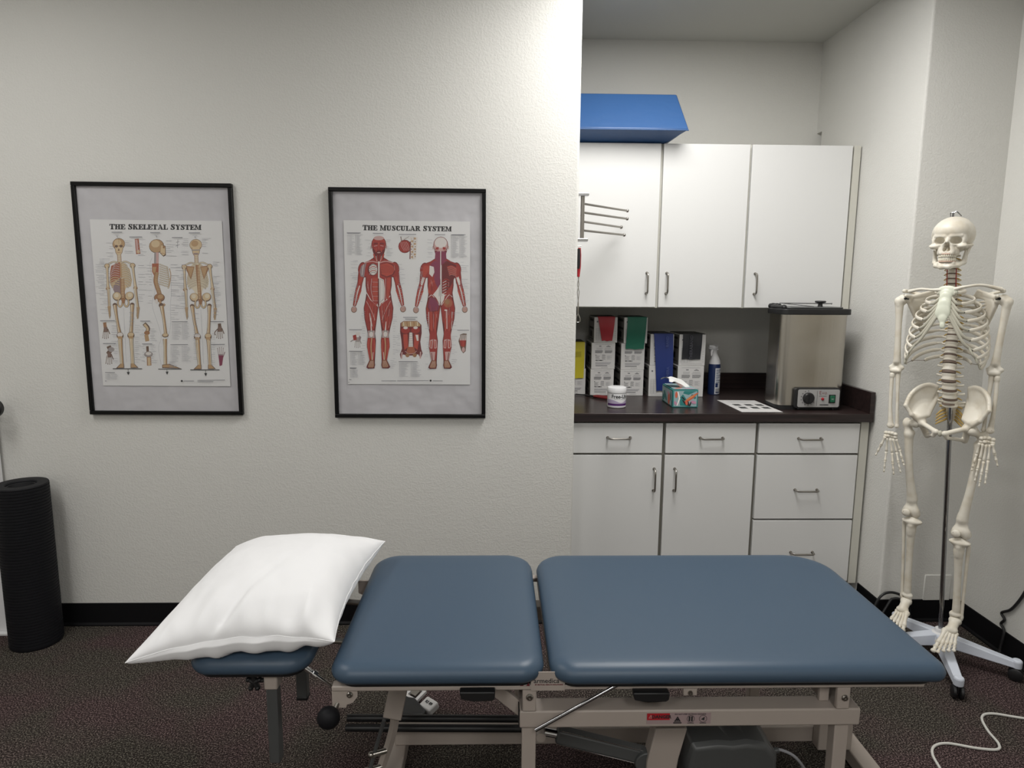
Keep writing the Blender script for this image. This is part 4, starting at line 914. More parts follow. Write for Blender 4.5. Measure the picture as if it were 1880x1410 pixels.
b.tube([(cx-0.012, 0, 1.738), (cx-0.013, 0, 1.751), (cx-0.004, 0, 1.753)], 0.0018, 8); loc_part('crown_hook', b, 'darkchrome', skull)
# ---- spine
ctl = [(-0.027, 0.014, 1.605), (-0.024, 0.004, 1.560), (-0.018, 0.004, 1.475), (-0.012, 0.030, 1.400), (-0.007, 0.040, 1.330), (-0.005, 0.022, 1.250), (0.001, -0.006, 1.190), (0.005, -0.018, 1.140), (0.012, -0.012, 1.085), (0.015, 0.000, 1.040)]
cs = np.array(spline(ctl, 12)); zs = cs[:, 2]
def spine_at(z): return np.array([np.interp(-z, -zs, cs[:, 0]), np.interp(-z, -zs, cs[:, 1]), z])
z = 1.603; VT = []
for i in range(24):
    if i < 7: H, r = 0.0182, 0.0115+0.0004*i
    elif i < 19: H, r = 0.0195+0.0011*(i-7)*0.6, 0.0135+0.0009*(i-7)
    else: H, r = 0.0335, 0.0235+0.0006*(i-19)
    p = spine_at(z-H/2); VT.append(p); d = spine_at(z-H*0.9)-spine_at(z-H*0.1); tilt = math.atan2(d[1], -d[2])
    R_ = rotm(tilt, 0, 0); hb = H*0.36; b = MB()
    b.lathe([(0, -hb), (r, -hb), (r*1.02, -hb*0.8), (r*0.86, -hb*0.2), (r*0.86, hb*0.2), (r*1.02, hb*0.8), (r, hb), (0, hb)], p, 20, R_, sq=(1, 0.8))
    tp = r+(0.010 if i < 7 else 0.013 if i < 19 else 0.019)
    for s in (-1, 1):
        b.tube([p+np.array([s*r*0.6, r*0.5, 0]), p+np.array([s*tp*0.8, r*0.9, 0.001]), p+np.array([s*tp, r*1.0, 0.003])], [0.005, 0.0038, 0.0042], 8)
        b.tube([p+np.array([s*r*0.55, r*0.8, 0]), p+np.array([0, r*1.6, -0.002])], 0.004, 8)
    b.tube([p+np.array([0, r*1.4, 0]), p+np.array([0, r*1.4+0.022, -0.012 if i < 19 else -0.005])], [0.005, 0.004], 8)
    vt = loc_part('vertebra', b, 'bone', smooth=50)
    b = MB()
    for s in (-1, 1):
        q = p+np.array([s*r*0.75, r*0.75, -H*0.42]); b.tube([q, q+np.array([s*0.010, 0.002, -0.003]), q+np.array([s*0.018, 0.006, -0.008])], [0.0030, 0.0028, 0.0016], 8)
    loc_part('nerve_root', b, 'nerve', vt, smooth=50)
    if i < 23:
        q = spine_at(z-H); b = MB(); hd = H*0.15; b.lathe([(0, -hd), (r*0.96, -hd), (r*1.0, 0), (r*0.96, hd), (0, hd)], q, 20, R_, sq=(1, 0.8)); loc_part('disc', b, 'disc', vt, smooth=50)
    z -= H
for s in (-1, 1):
    b = MB(); b.tube([spine_at(zz)+np.array([s*0.0145, -0.008, 0]) for zz in (1.556, 1.535, 1.51, 1.49, 1.476)], 0.0018, 8); loc_part('artery', b, 'artery', smooth=80)
# ---- sternum and ribs
TX = -0.014
sd('sternum', [('e', (-0.014, -0.089, 1.466), (0.034, 0.0065, 0.020)), ('e', (-0.016, -0.096, 1.442), (0.018, 0.006, 0.026)), ('e', (-0.0165, -0.100, 1.426), (0.017, 0.006, 0.03)), ('e', (-0.017, -0.105, 1.410), (0.020, 0.006, 0.026)), ('e', (-0.0175, -0.108, 1.398), (0.019, 0.006, 0.03)), ('e', (-0.018, -0.111, 1.385), (0.0225, 0.006, 0.022)), ('e', (-0.015, -0.116, 1.362), (0.011, 0.005, 0.014)), ('e', (-0.013, -0.119, 1.340), (0.0085, 0.0045, 0.010))], 'bonepale', h=0.0018, k=0.010)
aw = [0.046, 0.076, 0.094, 0.108, 0.118, 0.125, 0.130, 0.133, 0.132, 0.126, 0.112, 0.085]
DR = [0.010, 0.030, 0.040, 0.050, 0.062, 0.076, 0.090, 0.100, 0.104, 0.102, 0.085, 0.055]
fe = [150, 146, 145, 144, 142, 140, 136, 128, 120, 110, 84, 62]; st_z = [1.462, 1.446, 1.430, 1.414, 1.400, 1.388, 1.378]
ends = {}
for s in (-1, 1):
    for i in range(12):
        v0 = VT[7+i]; xc = TX if i > 1 else -0.016; pts = []; yc = -0.010; bb = 0.083+0.004*min(i, 6)
        if i == 0: yc, bb = -0.028, 0.052
        if i == 1: yc, bb = -0.020, 0.072
        for f in np.linspace(8, fe[i], 26):
            a = math.radians(f); k = (1-math.cos(min(a*1.12, PI)))/2
            x = xc+s*aw[i]*(math.sin(a)**0.85); y = yc+bb*math.cos(a)*(1.0 if a > PI/2 else 0.92)
            pts.append((x, y, v0[2]+0.004-DR[i]*k))
        st = (v0[0]+s*0.014, v0[1]+0.010, v0[2]+0.004); pts = [st]+pts[2:]
        b = MB(); n_ = len(pts); r = [0.0070 if 2 < q < n_-1 else 0.0050 for q in range(n_)]
        b.tube(pts, r, 10, flat=0.5, upv=(0, 0, 1)); rb = loc_part('rib', b, 'bone', smooth=80); e = np.array(pts[-1]); ends[(s, i)] = e
        if i < 10:
            if i < 7: g = np.array([-0.015+s*(0.023 if i == 0 else 0.014 if i < 3 else 0.018), -0.090-0.0035*i, st_z[i]])
            else: g = ends[(s, i-1)]*0.55+prev*0.45
            m1 = e*0.6+g*0.4+np.array([s*0.002, -0.012, -0.006-0.002*i if i < 7 else -0.004]); prev = m1.copy()
            b = MB(); b.tube(spline([e, m1, g], 7), 0.0052 if i < 7 else 0.0040, 10, flat=0.6, upv=(0, 0, 1)); loc_part('costal_cartilage', b, 'cart', rb, smooth=80)
            if 2 <= i < 9:
                b = MB(); b.ell(e+np.array([0, -0.003, 0]), 0.0022, 8); loc_part('pin', b, 'black', rb)
for s in (-1, 1):
    p = ends[(s, 10)]; q = ends[(s, 11)]; o = ends[(s, 9)]
    b = MB(); b.tube([o, p, q], 0.0009, 6); loc_part('rib_wire', b, 'disc')
# ---- shoulder girdle
for s in (-1, 1):
    if s < 0: P_ = [(-0.036, -0.088, 1.470), (-0.065, -0.090, 1.470), (-0.105, -0.062, 1.472), (-0.150, -0.028, 1.463)]
    else: P_ = [(0.008, -0.088, 1.473), (0.040, -0.092, 1.482), (0.085, -0.062, 1.488), (0.138, -0.026, 1.474)]
    b = MB(); q = spline(P_, 8); n_ = len(q); b.tube(q, [0.0075-0.0028*math.sin(PI*i/(n_-1)) for i in range(n_)], 12); loc_part('clavicle', b, 'bone', smooth=80)
    g = np.array([-0.158, -0.004, 1.430]) if s < 0 else np.array([0.128, -0.004, 1.434])
    ac = g+np.array([s*0.012, -0.012, 0.034]); inf = g+np.array([-s*0.045, 0.070, -0.130]); med = g+np.array([-s*0.085, 0.078, 0.010]); sup = g+np.array([-s*0.070, 0.055, 0.035])
    pr2 = [('c', g, g+np.array([0, 0, 0.006]), 0.011, 0.010), ('c', g, inf, 0.008, 0.005), ('c', inf, med, 0.0045, 0.004), ('c', med, sup, 0.004, 0.004), ('c', sup, g+np.array([0, 0, 0.01]), 0.004, 0.007),
           ('c', med, ac+np.array([0, 0.02, 0]), 0.005, 0.006), ('c', ac+np.array([0, 0.02, 0]), ac, 0.007, 0.008), ('c', g+np.array([-s*.006, 0, .012]), g+np.array([s*0.002, -0.030, 0.016]), 0.007, 0.006)]
    for f in np.linspace(0.0, 1.0, 8):
        m_ = inf*(1-f)+med*f; pr2.append(('c', g*(0.8)+m_*0.2, m_, 0.0048, 0.0035)); 
    for f in (0.33, 0.66): m_ = med*(1-f)+sup*f; pr2.append(('c', g+np.array([0, 0, .008]), m_, 0.0045, 0.0035))
    sd('scapula', pr2, h=0.0030, k=0.007)
# ---- arms
def long_bone(name, a, b_, ra, rm, rb, ea=(), eb=(), k=0.008, bow=(0, 0, 0)):
    a = np.array(a); b_ = np.array(b_); T_ = np.linspace(0, 1, 9)
    pts = [a*(1-t)+b_*t+np.array(bow)*math.sin(PI*t) for t in T_]
    rad = [rm+(ra-rm)*max(0, 1-t/0.42)**1.5+(rb-rm)*max(0, (t-0.58)/0.42)**1.5 for t in T_]
    return sd(name, [('p', pts, rad)]+list(ea)+list(eb), k=k, h=0.0024)
def E(c, r): return ('e', c, r if not np.isscalar(r) else (r, r, r))
# upper arms: shoulder, elbow
for s, sh, el, wr in ((-1, (-0.182, -0.004, 1.428), (-0.178, 0.002, 1.160), (-0.166, -0.016, 0.932)), (1, (0.152, -0.004, 1.433), (0.141, 0.002, 1.180), (0.142, -0.018, 0.962))):
    sh, el, wr = map(np.array, (sh, el, wr))
    hd = [E(sh+(-s*0.008, 0.002, 0.004), 0.0195), E(sh+(s*0.010, -0.002, -0.002), (0.012, 0.013, 0.014)), ('c', sh+(s*0.004, -0.010, -0.002), sh+(s*0.004, -0.010, -0.018), 0.006, 0.004)]
    ep = [('c', el+(-0.020, 0.002, 0.004), el+(0.020, 0.002, 0.004), 0.0075, 0.0075), ('c', el+(-0.012, -0.003, -0.008), el+(0.010, -0.003, -0.008), 0.0105, 0.0100), ('c', el+(0, 0, 0.035), el+(0.016, 0, 0.006), 0.007, 0.006), ('c', el+(0, 0, 0.035), el+(-0.016, 0, 0.006), 0.007, 0.006)]
    long_bone('humerus', sh+(s*0.004, 0, -0.012), el+(0, 0, 0.03), 0.0155, 0.0110, 0.0135, hd, ep)
    b = MB(); b.ell(sh+np.array([-s*0.018, -0.016, 0.008]), (0.005, 0.004, 0.005), 10); b.tube([sh+np.array([-s*0.030, -0.012, 0.006]), sh+np.array([-s*0.008, -0.012, 0.006])], 0.0022, 8); loc_part('shoulder_spring', b, 'black')
    c_ = 0.004*s
    u0, u1 = el+(-s*0.007, 0.004, -0.022), wr+(-s*0.012, 0.004, 0.0); q0, q1 = el+(s*0.011, -0.004, -0.034), wr+(s*0.009, -0.002, 0.0)
    long_bone('ulna', u0, u1, 0.0100, 0.0060, 0.0062, [E(u0+(0, 0.006, 0.012), (0.009, 0.009, 0.013))], [E(u1, (0.0070, 0.0065, 0.007))], 0.006)
    long_bone('radius', q0, q1, 0.0072, 0.0068, 0.0105, [('c', q0+(0, 0, 0.010), q0+(0, 0, 0.006), 0.0095, 0.0095)], [E(q1+(0, 0, 0.002), (0.0135, 0.009, 0.009))], 0.006, (s*0.003, 0, 0))
    b = MB(); b.ell(q1+np.array([-0.004, -0.0088, 0.004]), 0.0016, 8); b.ell(q1+np.array([0.005, -0.0088, 0.004]), 0.0016, 8); loc_part('pin_hole', b, 'disc')
# ---- hands
def phalanx(b, p, q, r, ends_=1.45):
    p = np.array(p); q = np.array(q); b.tube([p, p*0.94+q*0.06, p*0.78+q*0.22, (p+q)/2, p*0.2+q*0.8, p*0.05+q*0.95, q], [r*0.9, r*ends_, r*0.95, r*0.78, r*1.0, r*1.25, r*0.7], 9)
rh = random.Random(5)
for s, c, tips, th in ((-1, (-0.170, -0.024, 0.893), [(-0.178, -0.040, 0.748), (-0.142, -0.042, 0.745), (-0.120, -0.038, 0.757), (-0.112, -0.030, 0.785)], (-0.214, -0.036, 0.808)),
                       (1, (0.146, -0.026, 0.924), [(0.158, -0.052, 0.772), (0.141, -0.050, 0.757), (0.126, -0.048, 0.775), (0.112, -0.040, 0.812)], (0.186, -0.030, 0.840))):
    c = np.array(c); b = MB()
    for r_, zz, n_ in ((0, 0.012, 4), (1, -0.001, 4)):
        for k in range(n_): b.ell(c+np.array([(k-1.5)*0.0118+rh.uniform(-.001, .001), rh.uniform(-.003, .003), zz+rh.uniform(-.001, .001)-0.002*abs(k-1.5)]), (0.0084, 0.0078, 0.0078), 10, rotm(rh.uniform(-.5, .5), rh.uniform(-.5, .5), 0))
    b.ell(c+np.array([0, 0, 0.006]), (0.016, 0.005, 0.012), 12)
    hn = loc_part('hand', b, 'bone', smooth=80)
    for k, tp in enumerate(tips):
        tp = np.array(tp); base = c+np.array([-s*(k-1.0)*0.0105, -0.002, -0.010]); kn = base+(tp-base)*0.42+np.array([0, 0.006, 0]); b = MB()
        phalanx(b, base, kn*0.98+base*0.02, 0.0046); k1 = kn+(tp-kn)*0.46+np.array([0, -0.003, 0]); k2 = kn+(tp-kn)*0.77+np.array([0, -0.001, 0])
        phalanx(b, kn, k1, 0.0043); phalanx(b, k1, k2, 0.0037); phalanx(b, k2, tp, 0.0031, 1.5); b.ell(tp, (0.0040, 0.0026, 0.0034), 8)
        for q in (kn, k1, k2): b.ell(q, 0.0042, 8)
        loc_part('finger', b, 'bone', hn, smooth=80)
    th = np.array(th); base = c+np.array([s*0.017, -0.006, -0.006]); b = MB(); k1 = base+(th-base)*0.45; k2 = base+(th-base)*0.76
    phalanx(b, base, k1, 0.0050); phalanx(b, k1, k2, 0.0043); phalanx(b, k2, th, 0.0035); b.ell(th, 0.003, 8); b.ell(k1, 0.0036, 8); b.ell(k2, 0.0032, 8); loc_part('thumb', b, 'bone', hn, smooth=80)
# ---- pelvis
pv = []
SI = {-1: dict(top=(-0.040, 0.030, 1.098), c1=(-0.062, 0.014, 1.107), c2=(-0.090, -0.008, 1.096), c3=(-0.112, -0.034, 1.066), as_=(-0.120, -0.056, 1.026), ai=(-0.098, -0.052, 0.992), ac=(-0.070, -0.022, 0.962), pu=(-0.006, -0.082, 0.944), isch=(-0.052, 0.012, 0.908)),
      1: dict(top=(0.068, 0.030, 1.104), c1=(0.088, 0.014, 1.112), c2=(0.116, -0.008, 1.105), c3=(0.138, -0.034, 1.080), as_=(0.146, -0.056, 1.042), ai=(0.122, -0.052, 1.000), ac=(0.084, -0.022, 0.962), pu=(0.022, -0.082, 0.941), isch=(0.072, 0.012, 0.908))}
for s in (-1, 1):
    d = {k: np.array(v) for k, v in SI[s].items()}; ch = [d['top'], d['c1'], d['c2'], d['c3'], d['as_']]
    cr_ = spline(ch, 4); base0 = d['ac']+np.array([-s*0.016, 0.016, 0.030])
    for p, q in zip(cr_[:-1], cr_[1:]): pv.append(('c', p, q, 0.0055, 0.0055))
    for i, p in enumerate(cr_):
        f = i/(len(cr_)-1); b0 = base0*(1-f)+(d['ac']+np.array([s*0.006, -0.012, 0.022]))*f; mid = (p+b0)/2+np.array([s*0.006, 0.012, -0.004]); pv += [('c', p, mid, 0.0042, 0.0042), ('c', mid, b0, 0.0042, 0.0075)]
    pv += [('c', d['as_'], d['ai'], 0.0065, 0.007), ('c', d['ai'], d['ac'], 0.008, 0.012), ('c', d['top'], d['top']+np.array([0, 0.012, -0.045]), 0.007, 0.008), ('c', d['top']+np.array([0, 0.012, -0.045]), base0, 0.009, 0.010),
           ('e', d['ac'], (0.020, 0.020, 0.019)), ('c', d['ac']+np.array([-s*0.004, -0.008, 0.0]), d['pu'], 0.0095, 0.0085), ('c', d['ac'], d['isch'], 0.012, 0.011), ('c', d['isch'], d['pu']+np.array([s*0.010, 0.008, -0.016]), 0.0075, 0.006), ('c', d['pu'], d['pu']+np.array([s*0.008, 0.006, -0.016]), 0.009, 0.007)]
sbp = [('e', np.array(SI[s]['ac'])+np.array([s*0.016, -0.006, -0.004]), (0.015, 0.015, 0.015)) for s in (-1, 1)]
pel = sd('pelvis', pv, h=0.0027, k=0.007, sub=sbp)
b = MB(); b.ell((0.008, -0.084, 0.940), (0.008, 0.007, 0.012), 14); loc_part('pubic_disc', b, 'cart', pel, smooth=80)
sd('sacrum', [('e', (0.015, 0.002, 1.040), (0.026, 0.018, 0.010)), ('c', (0.015, 0.016, 1.036), (0.015, 0.050, 0.985), 0.018, 0.012), ('c', (0.015, 0.050, 0.985), (0.015, 0.050, 0.945), 0.010, 0.005)]
   + [('c', (0.015, 0.018, 1.036), (0.015+s*0.036, 0.032, 1.040), 0.012, 0.010) for s in (-1, 1)] + [('c', (0.015+s*0.032, 0.034, 1.035), (0.015+s*0.012, 0.052, 0.985), 0.009, 0.007) for s in (-1, 1)], h=0.0027)
b = MB()
for s in (-1, 1):
    for k in range(4): b.tube([(0.015+s*0.012, 0.036+0.004*k, 1.020-0.014*k), (0.015+s*0.032, 0.026, 1.008-0.014*k), (0.015+s*0.046, 0.022, 0.990-0.012*k)], [0.004, 0.0045, 0.002], 8)
loc_part('sacral_nerves', b, 'nerve', pel, smooth=80)
b = MB(); b.tube([(0.012, 0.0, 1.046), (0.012, 0.0, 1.040)], 0.024, 20); loc_part('disc', b, 'disc', pel)
# ---- legs
LG = {-1: dict(hd=(-0.087, -0.022, 0.957), tr=(-0.120, 0.004, 0.945), s0=(-0.112, 0.002, 0.905), kn=(-0.086, 0.034, 0.588), t0=(-0.078, 0.030, 0.545), an=(-0.073, 0.046, 0.228), f0=(-0.108, 0.044, 0.534), f1=(-0.092, 0.052, 0.222)),
      1: dict(hd=(0.098, -0.024, 0.955), tr=(0.128, 0.002, 0.930), s0=(0.122, 0.000, 0.895), kn=(0.096, -0.016, 0.562), t0=(0.096, -0.018, 0.518), an=(0.106, 0.0, 0.226), f0=(0.124, -0.006, 0.508), f1=(0.124, 0.006, 0.220))}
for s in (-1, 1):
    d = {k: np.array(v) for k, v in LG[s].items()}
    hd = [E(d['hd'], 0.0185), ('c', d['hd'], d['tr'], 0.0105, 0.0135), E(d['tr']+(s*0.004, 0.004, 0.008), (0.013, 0.013, 0.016)), ('c', d['tr'], d['s0'], 0.0135, 0.0135), ('c', d['s0']+(-s*0.010, 0.006, 0.006), d['s0'], 0.008, 0.010)]
    kn = d['kn']; cd = [E(kn+(-0.017, 0.006, -0.010), (0.0165, 0.021, 0.0175)), E(kn+(0.017, 0.006, -0.010), (0.0165, 0.021, 0.0175)), E(kn+(0, -0.004, 0.004), (0.024, 0.014, 0.017)), ('c', kn+(0, 0, 0.06), kn+(-0.014, 0, 0.006), 0.010, 0.012), ('c', kn+(0, 0, 0.06), kn+(0.014, 0, 0.006), 0.010, 0.012)]
    long_bone('femur', d['s0'], kn+(0, 0, 0.05), 0.0160, 0.0138, 0.0185, hd, cd, 0.012, (s*0.004, -0.006, 0))
    pa = MB(); pa.ell(kn+np.array([-0.012, -0.024, -0.004]), (0.0155, 0.007, 0.0145), 16); loc_part('patella', pa, 'bone', smooth=80)
    t0 = d['t0']; an = d['an']
    pt = [E(t0+(0, 0.002, 0.002), (0.036, 0.024, 0.013)), ('c', t0+(0, 0.002, 0), t0+(0, 0, -0.04), 0.022, 0.0125), ('c', t0+(0, -0.016, -0.014), t0+(0, -0.010, -0.05), 0.007, 0.005)]
    at = [E(an, (0.019, 0.015, 0.0105)), ('c', an+(-s*0.012, -0.002, 0), an+(-s*0.014, -0.002, -0.016), 0.0075, 0.005)]
    long_bone('tibia', t0+(0, 0, -0.035), an+(0, 0, 0.02), 0.0165, 0.0120, 0.0140, pt, at, 0.010)
    long_bone('fibula', d['f0'], d['f1'], 0.0076, 0.0056, 0.0066, (), [E(d['f1']+(0, 0, -0.006), (0.0068, 0.008, 0.013))], 0.006)
    b = MB(); b.ell(kn+np.array([-0.02, -0.0285, 0.0]), 0.0016, 8); loc_part('pin_hole', b, 'disc')
    # foot: toes droop forward
    fd = np.array([(-0.004 if s < 0 else -0.006), -0.128, -0.075]); sdv = np.array([1.0, -0.03, 0.0])
    a0 = an+np.array([0, -0.004, -0.024]); heel = an+np.array([0.002*s, 0.040, -0.045])
    ft = [E(a0, (0.021, 0.024, 0.015)), ('c', a0+(0, 0.012, -0.008), heel, 0.014, 0.015), ('c', a0+(0, -0.012, -0.006), a0+fd*0.32, 0.017, 0.017), E(a0+fd*0.32+(0.009, 0, 0), (0.013, 0.015, 0.011)), E(a0+fd*0.32+(-0.010, 0, 0), (0.013, 0.015, 0.011))]
    foot = sd('foot', ft, k=0.004)
    for k in range(5):
        big = (k == 0); off = -s*(2-k)*0.0125; kk = k
        base = a0+fd*0.40+np.array([off*0.72, 0.002*k, -0.001*k]); L_ = 1.0 if k < 2 else 0.97-0.05*(k-1)
        tip = a0+fd*(1.06*L_+0.03)+np.array([off*1.18, 0, 0]); mt = base+(tip-base)*0.60; k1 = base+(tip-base)*0.80; k2 = base+(tip-base)*0.91; r = 0.0082 if big else 0.0058
        b = MB(); b.ell(base, (r*1.5, r*1.5, r*1.4), 10); phalanx(b, base, mt, r, 1.4); phalanx(b, mt, k1, r*0.95, 1.4); phalanx(b, k1, tip, r*0.9, 1.4)
        for q in (mt, k1): b.ell(q, r*1.12, 9)
        b.ell(tip, (r*1.3, r, r), 9); loc_part('toe', b, 'bone', foot, smooth=80)

# ================================================================ skeleton stand
HB = np.array([1.792, 2.475, 0.0])
t = thing('skeleton_stand', 'white rolling stand with a chromed pole, holding the skeleton', 'stand', tuple(HB))
top = np.array(SK.matrix_basis @ Vector((0.016, 0.004, 1.040)))
b = MB(); b.cyl((HB[0], HB[1], 0.095), tuple(top), 0.0085, n=20); b.build('pole', 'darkchrome', t, smooth=60)
b = MB(); b.lathe([(0, 0.06), (0.040, 0.06), (0.042, 0.085), (0.036, 0.105), (0.022, 0.112), (0.020, 0.124), (0.0, 0.124)], tuple(HB), 28); b.build('hub', 'white', t)
M['standwhite'] = mat('cool_white_enamel', (0.62, 0.66, 0.74), 0.4)
for k in range(4):
    a = math.radians((-112, -40, 104, 176)[k]); d = np.array([math.cos(a), math.sin(a), 0]); sd_ = np.array([-d[1], d[0], 0]); R0, R1 = 0.025, (0.29, 0.25, 0.215, 0.29)[k]
    p0 = HB+d*R0; p1 = HB+d*R1; V = []
    for p, w, zt, zb in ((p0, 0.026, 0.108, 0.062), (p0*0.4+p1*0.6, 0.021, 0.088, 0.056), (p1, 0.017, 0.076, 0.052)):
        V += [p-sd_*w+np.array([0, 0, zb]), p+sd_*w+np.array([0, 0, zb]), p+sd_*w*0.8+np.array([0, 0, zt]), p-sd_*w*0.8+np.array([0, 0, zt])]
    fs = [(0, 1, 2, 3)[::-1], (8, 9, 10, 11)]+[(i*4+j, i*4+(j+1) % 4, (i+1)*4+(j+1) % 4, (i+1)*4+j) for i in (0, 1) for j in range(4)]
    b = MB(); b.add(V, fs); b.lathe([(0, 0.050), (0.017, 0.050), (0.018, 0.078), (0.013, 0.084), (0, 0.084)], tuple(p1), 18); lg = b.build('leg', 'standwhite', t, bevel=0.003)
    b = MB()
    for q in (-1, 1): b.lathe([(0, -0.007), (0.020, -0.007), (0.0245, -0.004), (0.0245, 0.004), (0.020, 0.007), (0, 0.007)], tuple(p1+sd_*q*0.012+np.array([0, 0, 0.025])), 24, rotm(0, 0, a) @ rotm(PI/2))
    b.lathe([(0, 0.022), (0.010, 0.022), (0.012, 0.05), (0, 0.05)], tuple(p1), 12); b.build('caster', 'black', lg)
# ================================================================ framed anatomy charts
M['paper'] = mat('chart_paper', (0.66, 0.655, 0.65), 0.55)
M['backing'] = mat('wrinkled_backing_paper', (0.50, 0.49, 0.51), 0.6, bump=(9, 0.8, 0.012))
def glaze():
    m = bpy.data.materials.new('clear_acrylic_glazing'); m.use_nodes = True; N, L = nod(m); N.clear()
    o = N.new('ShaderNodeOutputMaterial'); tr = N.new('ShaderNodeBsdfTransparent'); gl = N.new('ShaderNodeBsdfGlossy'); gl.inputs['Roughness'].default_value = 0.12
    mx = N.new('ShaderNodeMixShader'); mx.inputs[0].default_value = 0.025
    L.new(tr.outputs[0], mx.inputs[1]); L.new(gl.outputs[0], mx.inputs[2]); L.new(mx.outputs[0], o.inputs['Surface']); return m
M['glaze'] = glaze()
PALN = dict(ink=(0.02, 0.02, 0.022), line=(0.36, 0.36, 0.39), lab=(0.16, 0.16, 0.18), tan=(0.42, 0.27, 0.14), tan2=(0.55, 0.42, 0.26), dk=(0.13, 0.075, 0.05), brown=(0.30, 0.15, 0.07), bone=(0.62, 0.55, 0.42),
            rust=(0.34, 0.10, 0.05), red=(0.30, 0.028, 0.022), red2=(0.40, 0.055, 0.035), dred=(0.13, 0.012, 0.014), pk=(0.50, 0.32, 0.30), wh=(0.62, 0.58, 0.55), gr=(0.30, 0.27, 0.26), pur=(0.20, 0.03, 0.07), mauve=(0.26, 0.19, 0.20))
PAL = list(PALN)
for k_, c_ in PALN.items(): M['p_'+k_] = mat('chart_print_'+k_, c_, 0.55)
class Draw:
    """2D print on a chart; coordinates in a reading frame given by four corners, mapped to the sheet"""
    def __init__(s, quad, sheet, y, layer0=0):
        s.q = np.array(quad, float); s.x0, s.x1, s.z0, s.z1 = sheet; s.y = y; s.n = layer0; s.b = MB()
    def to(s, p):
        # inverse bilinear by Newton
        u = w = 0.5; q = s.q; p = np.array(p, float)
        for _ in range(6):
            f = (1-u)*(1-w)*q[0]+u*(1-w)*q[1]+u*w*q[2]+(1-u)*w*q[3]-p
            du = -(1-w)*q[0]+(1-w)*q[1]+w*q[2]-w*q[3]; dw = -(1-u)*q[0]-u*q[1]+u*q[2]+(1-u)*q[3]
            det = du[0]*dw[1]-du[1]*dw[0]; u -= (f[0]*dw[1]-f[1]*dw[0])/det; w -= (du[0]*f[1]-du[1]*f[0])/det
        return (s.x0+u*(s.x1-s.x0), s.z1-w*(s.z1-s.z0))
    def poly(s, pts, c, up_=True):
        if up_: s.n += 1
        V = [(*s.to(p),) for p in pts]; s.b.add([(x, s.y-0.000012*s.n, z) for x, z in V], [tuple(range(len(V)))], PAL.index(c))
    def strip(s, L, R, c):
        s.n += 1; V = [s.to(p) for p in L]+[s.to(p) for p in R]; n = len(L)
        s.b.add([(x, s.y-0.000012*s.n, z) for x, z in V], [(i, i+1, n+i+1, n+i) for i in range(n-1)], PAL.index(c))
    def line(s, pts, w, c):
        P = np.array(pts, float); n = len(P); W = np.full(n, w, float) if np.isscalar(w) else np.interp(np.linspace(0, 1, n), np.linspace(0, 1, len(w)), w)
        T = np.gradient(P, axis=0); T /= np.linalg.norm(T, axis=1)[:, None]+1e-9; N_ = np.stack([-T[:, 1], T[:, 0]], 1)
        s.strip(P+N_*W[:, None]/2, P-N_*W[:, None]/2, c)
    def curve(s, pts, w, c, n=5): s.line([tuple(p) for p in spline(pts, n)], w, c)
    def ell(s, cx, cy, a, b, c, rot=0, n=16):
        s.poly([(cx+a*math.cos(q)*math.cos(rot)-b*math.sin(q)*math.sin(rot), cy+a*math.cos(q)*math.sin(rot)+b*math.sin(q)*math.cos(rot)) for q in np.linspace(0, 2*PI, n, endpoint=False)], c)
    def bone(s, pts, w, c='tan2', d='dk', e=1.5, hi='bone'):
        """outlined tapered shaft with a light core"""
        s.curve(pts, [q+e*2 for q in w] if not np.isscalar(w) else w+e*2, d); s.curve(pts, w, c)
        s.curve([(p[0]-0.15*(w if np.isscalar(w) else w[0]), p[1]) for p in pts], [q*0.35 for q in w] if not np.isscalar(w) else w*0.35, hi)
    def build(s, name, par, **k):
        used = sorted(set(s.b.m)); s.b.m = [used.index(i) for i in s.b.m]; return s.b.build(name, ['p_'+PAL[i] for i in used], par, smooth=0)
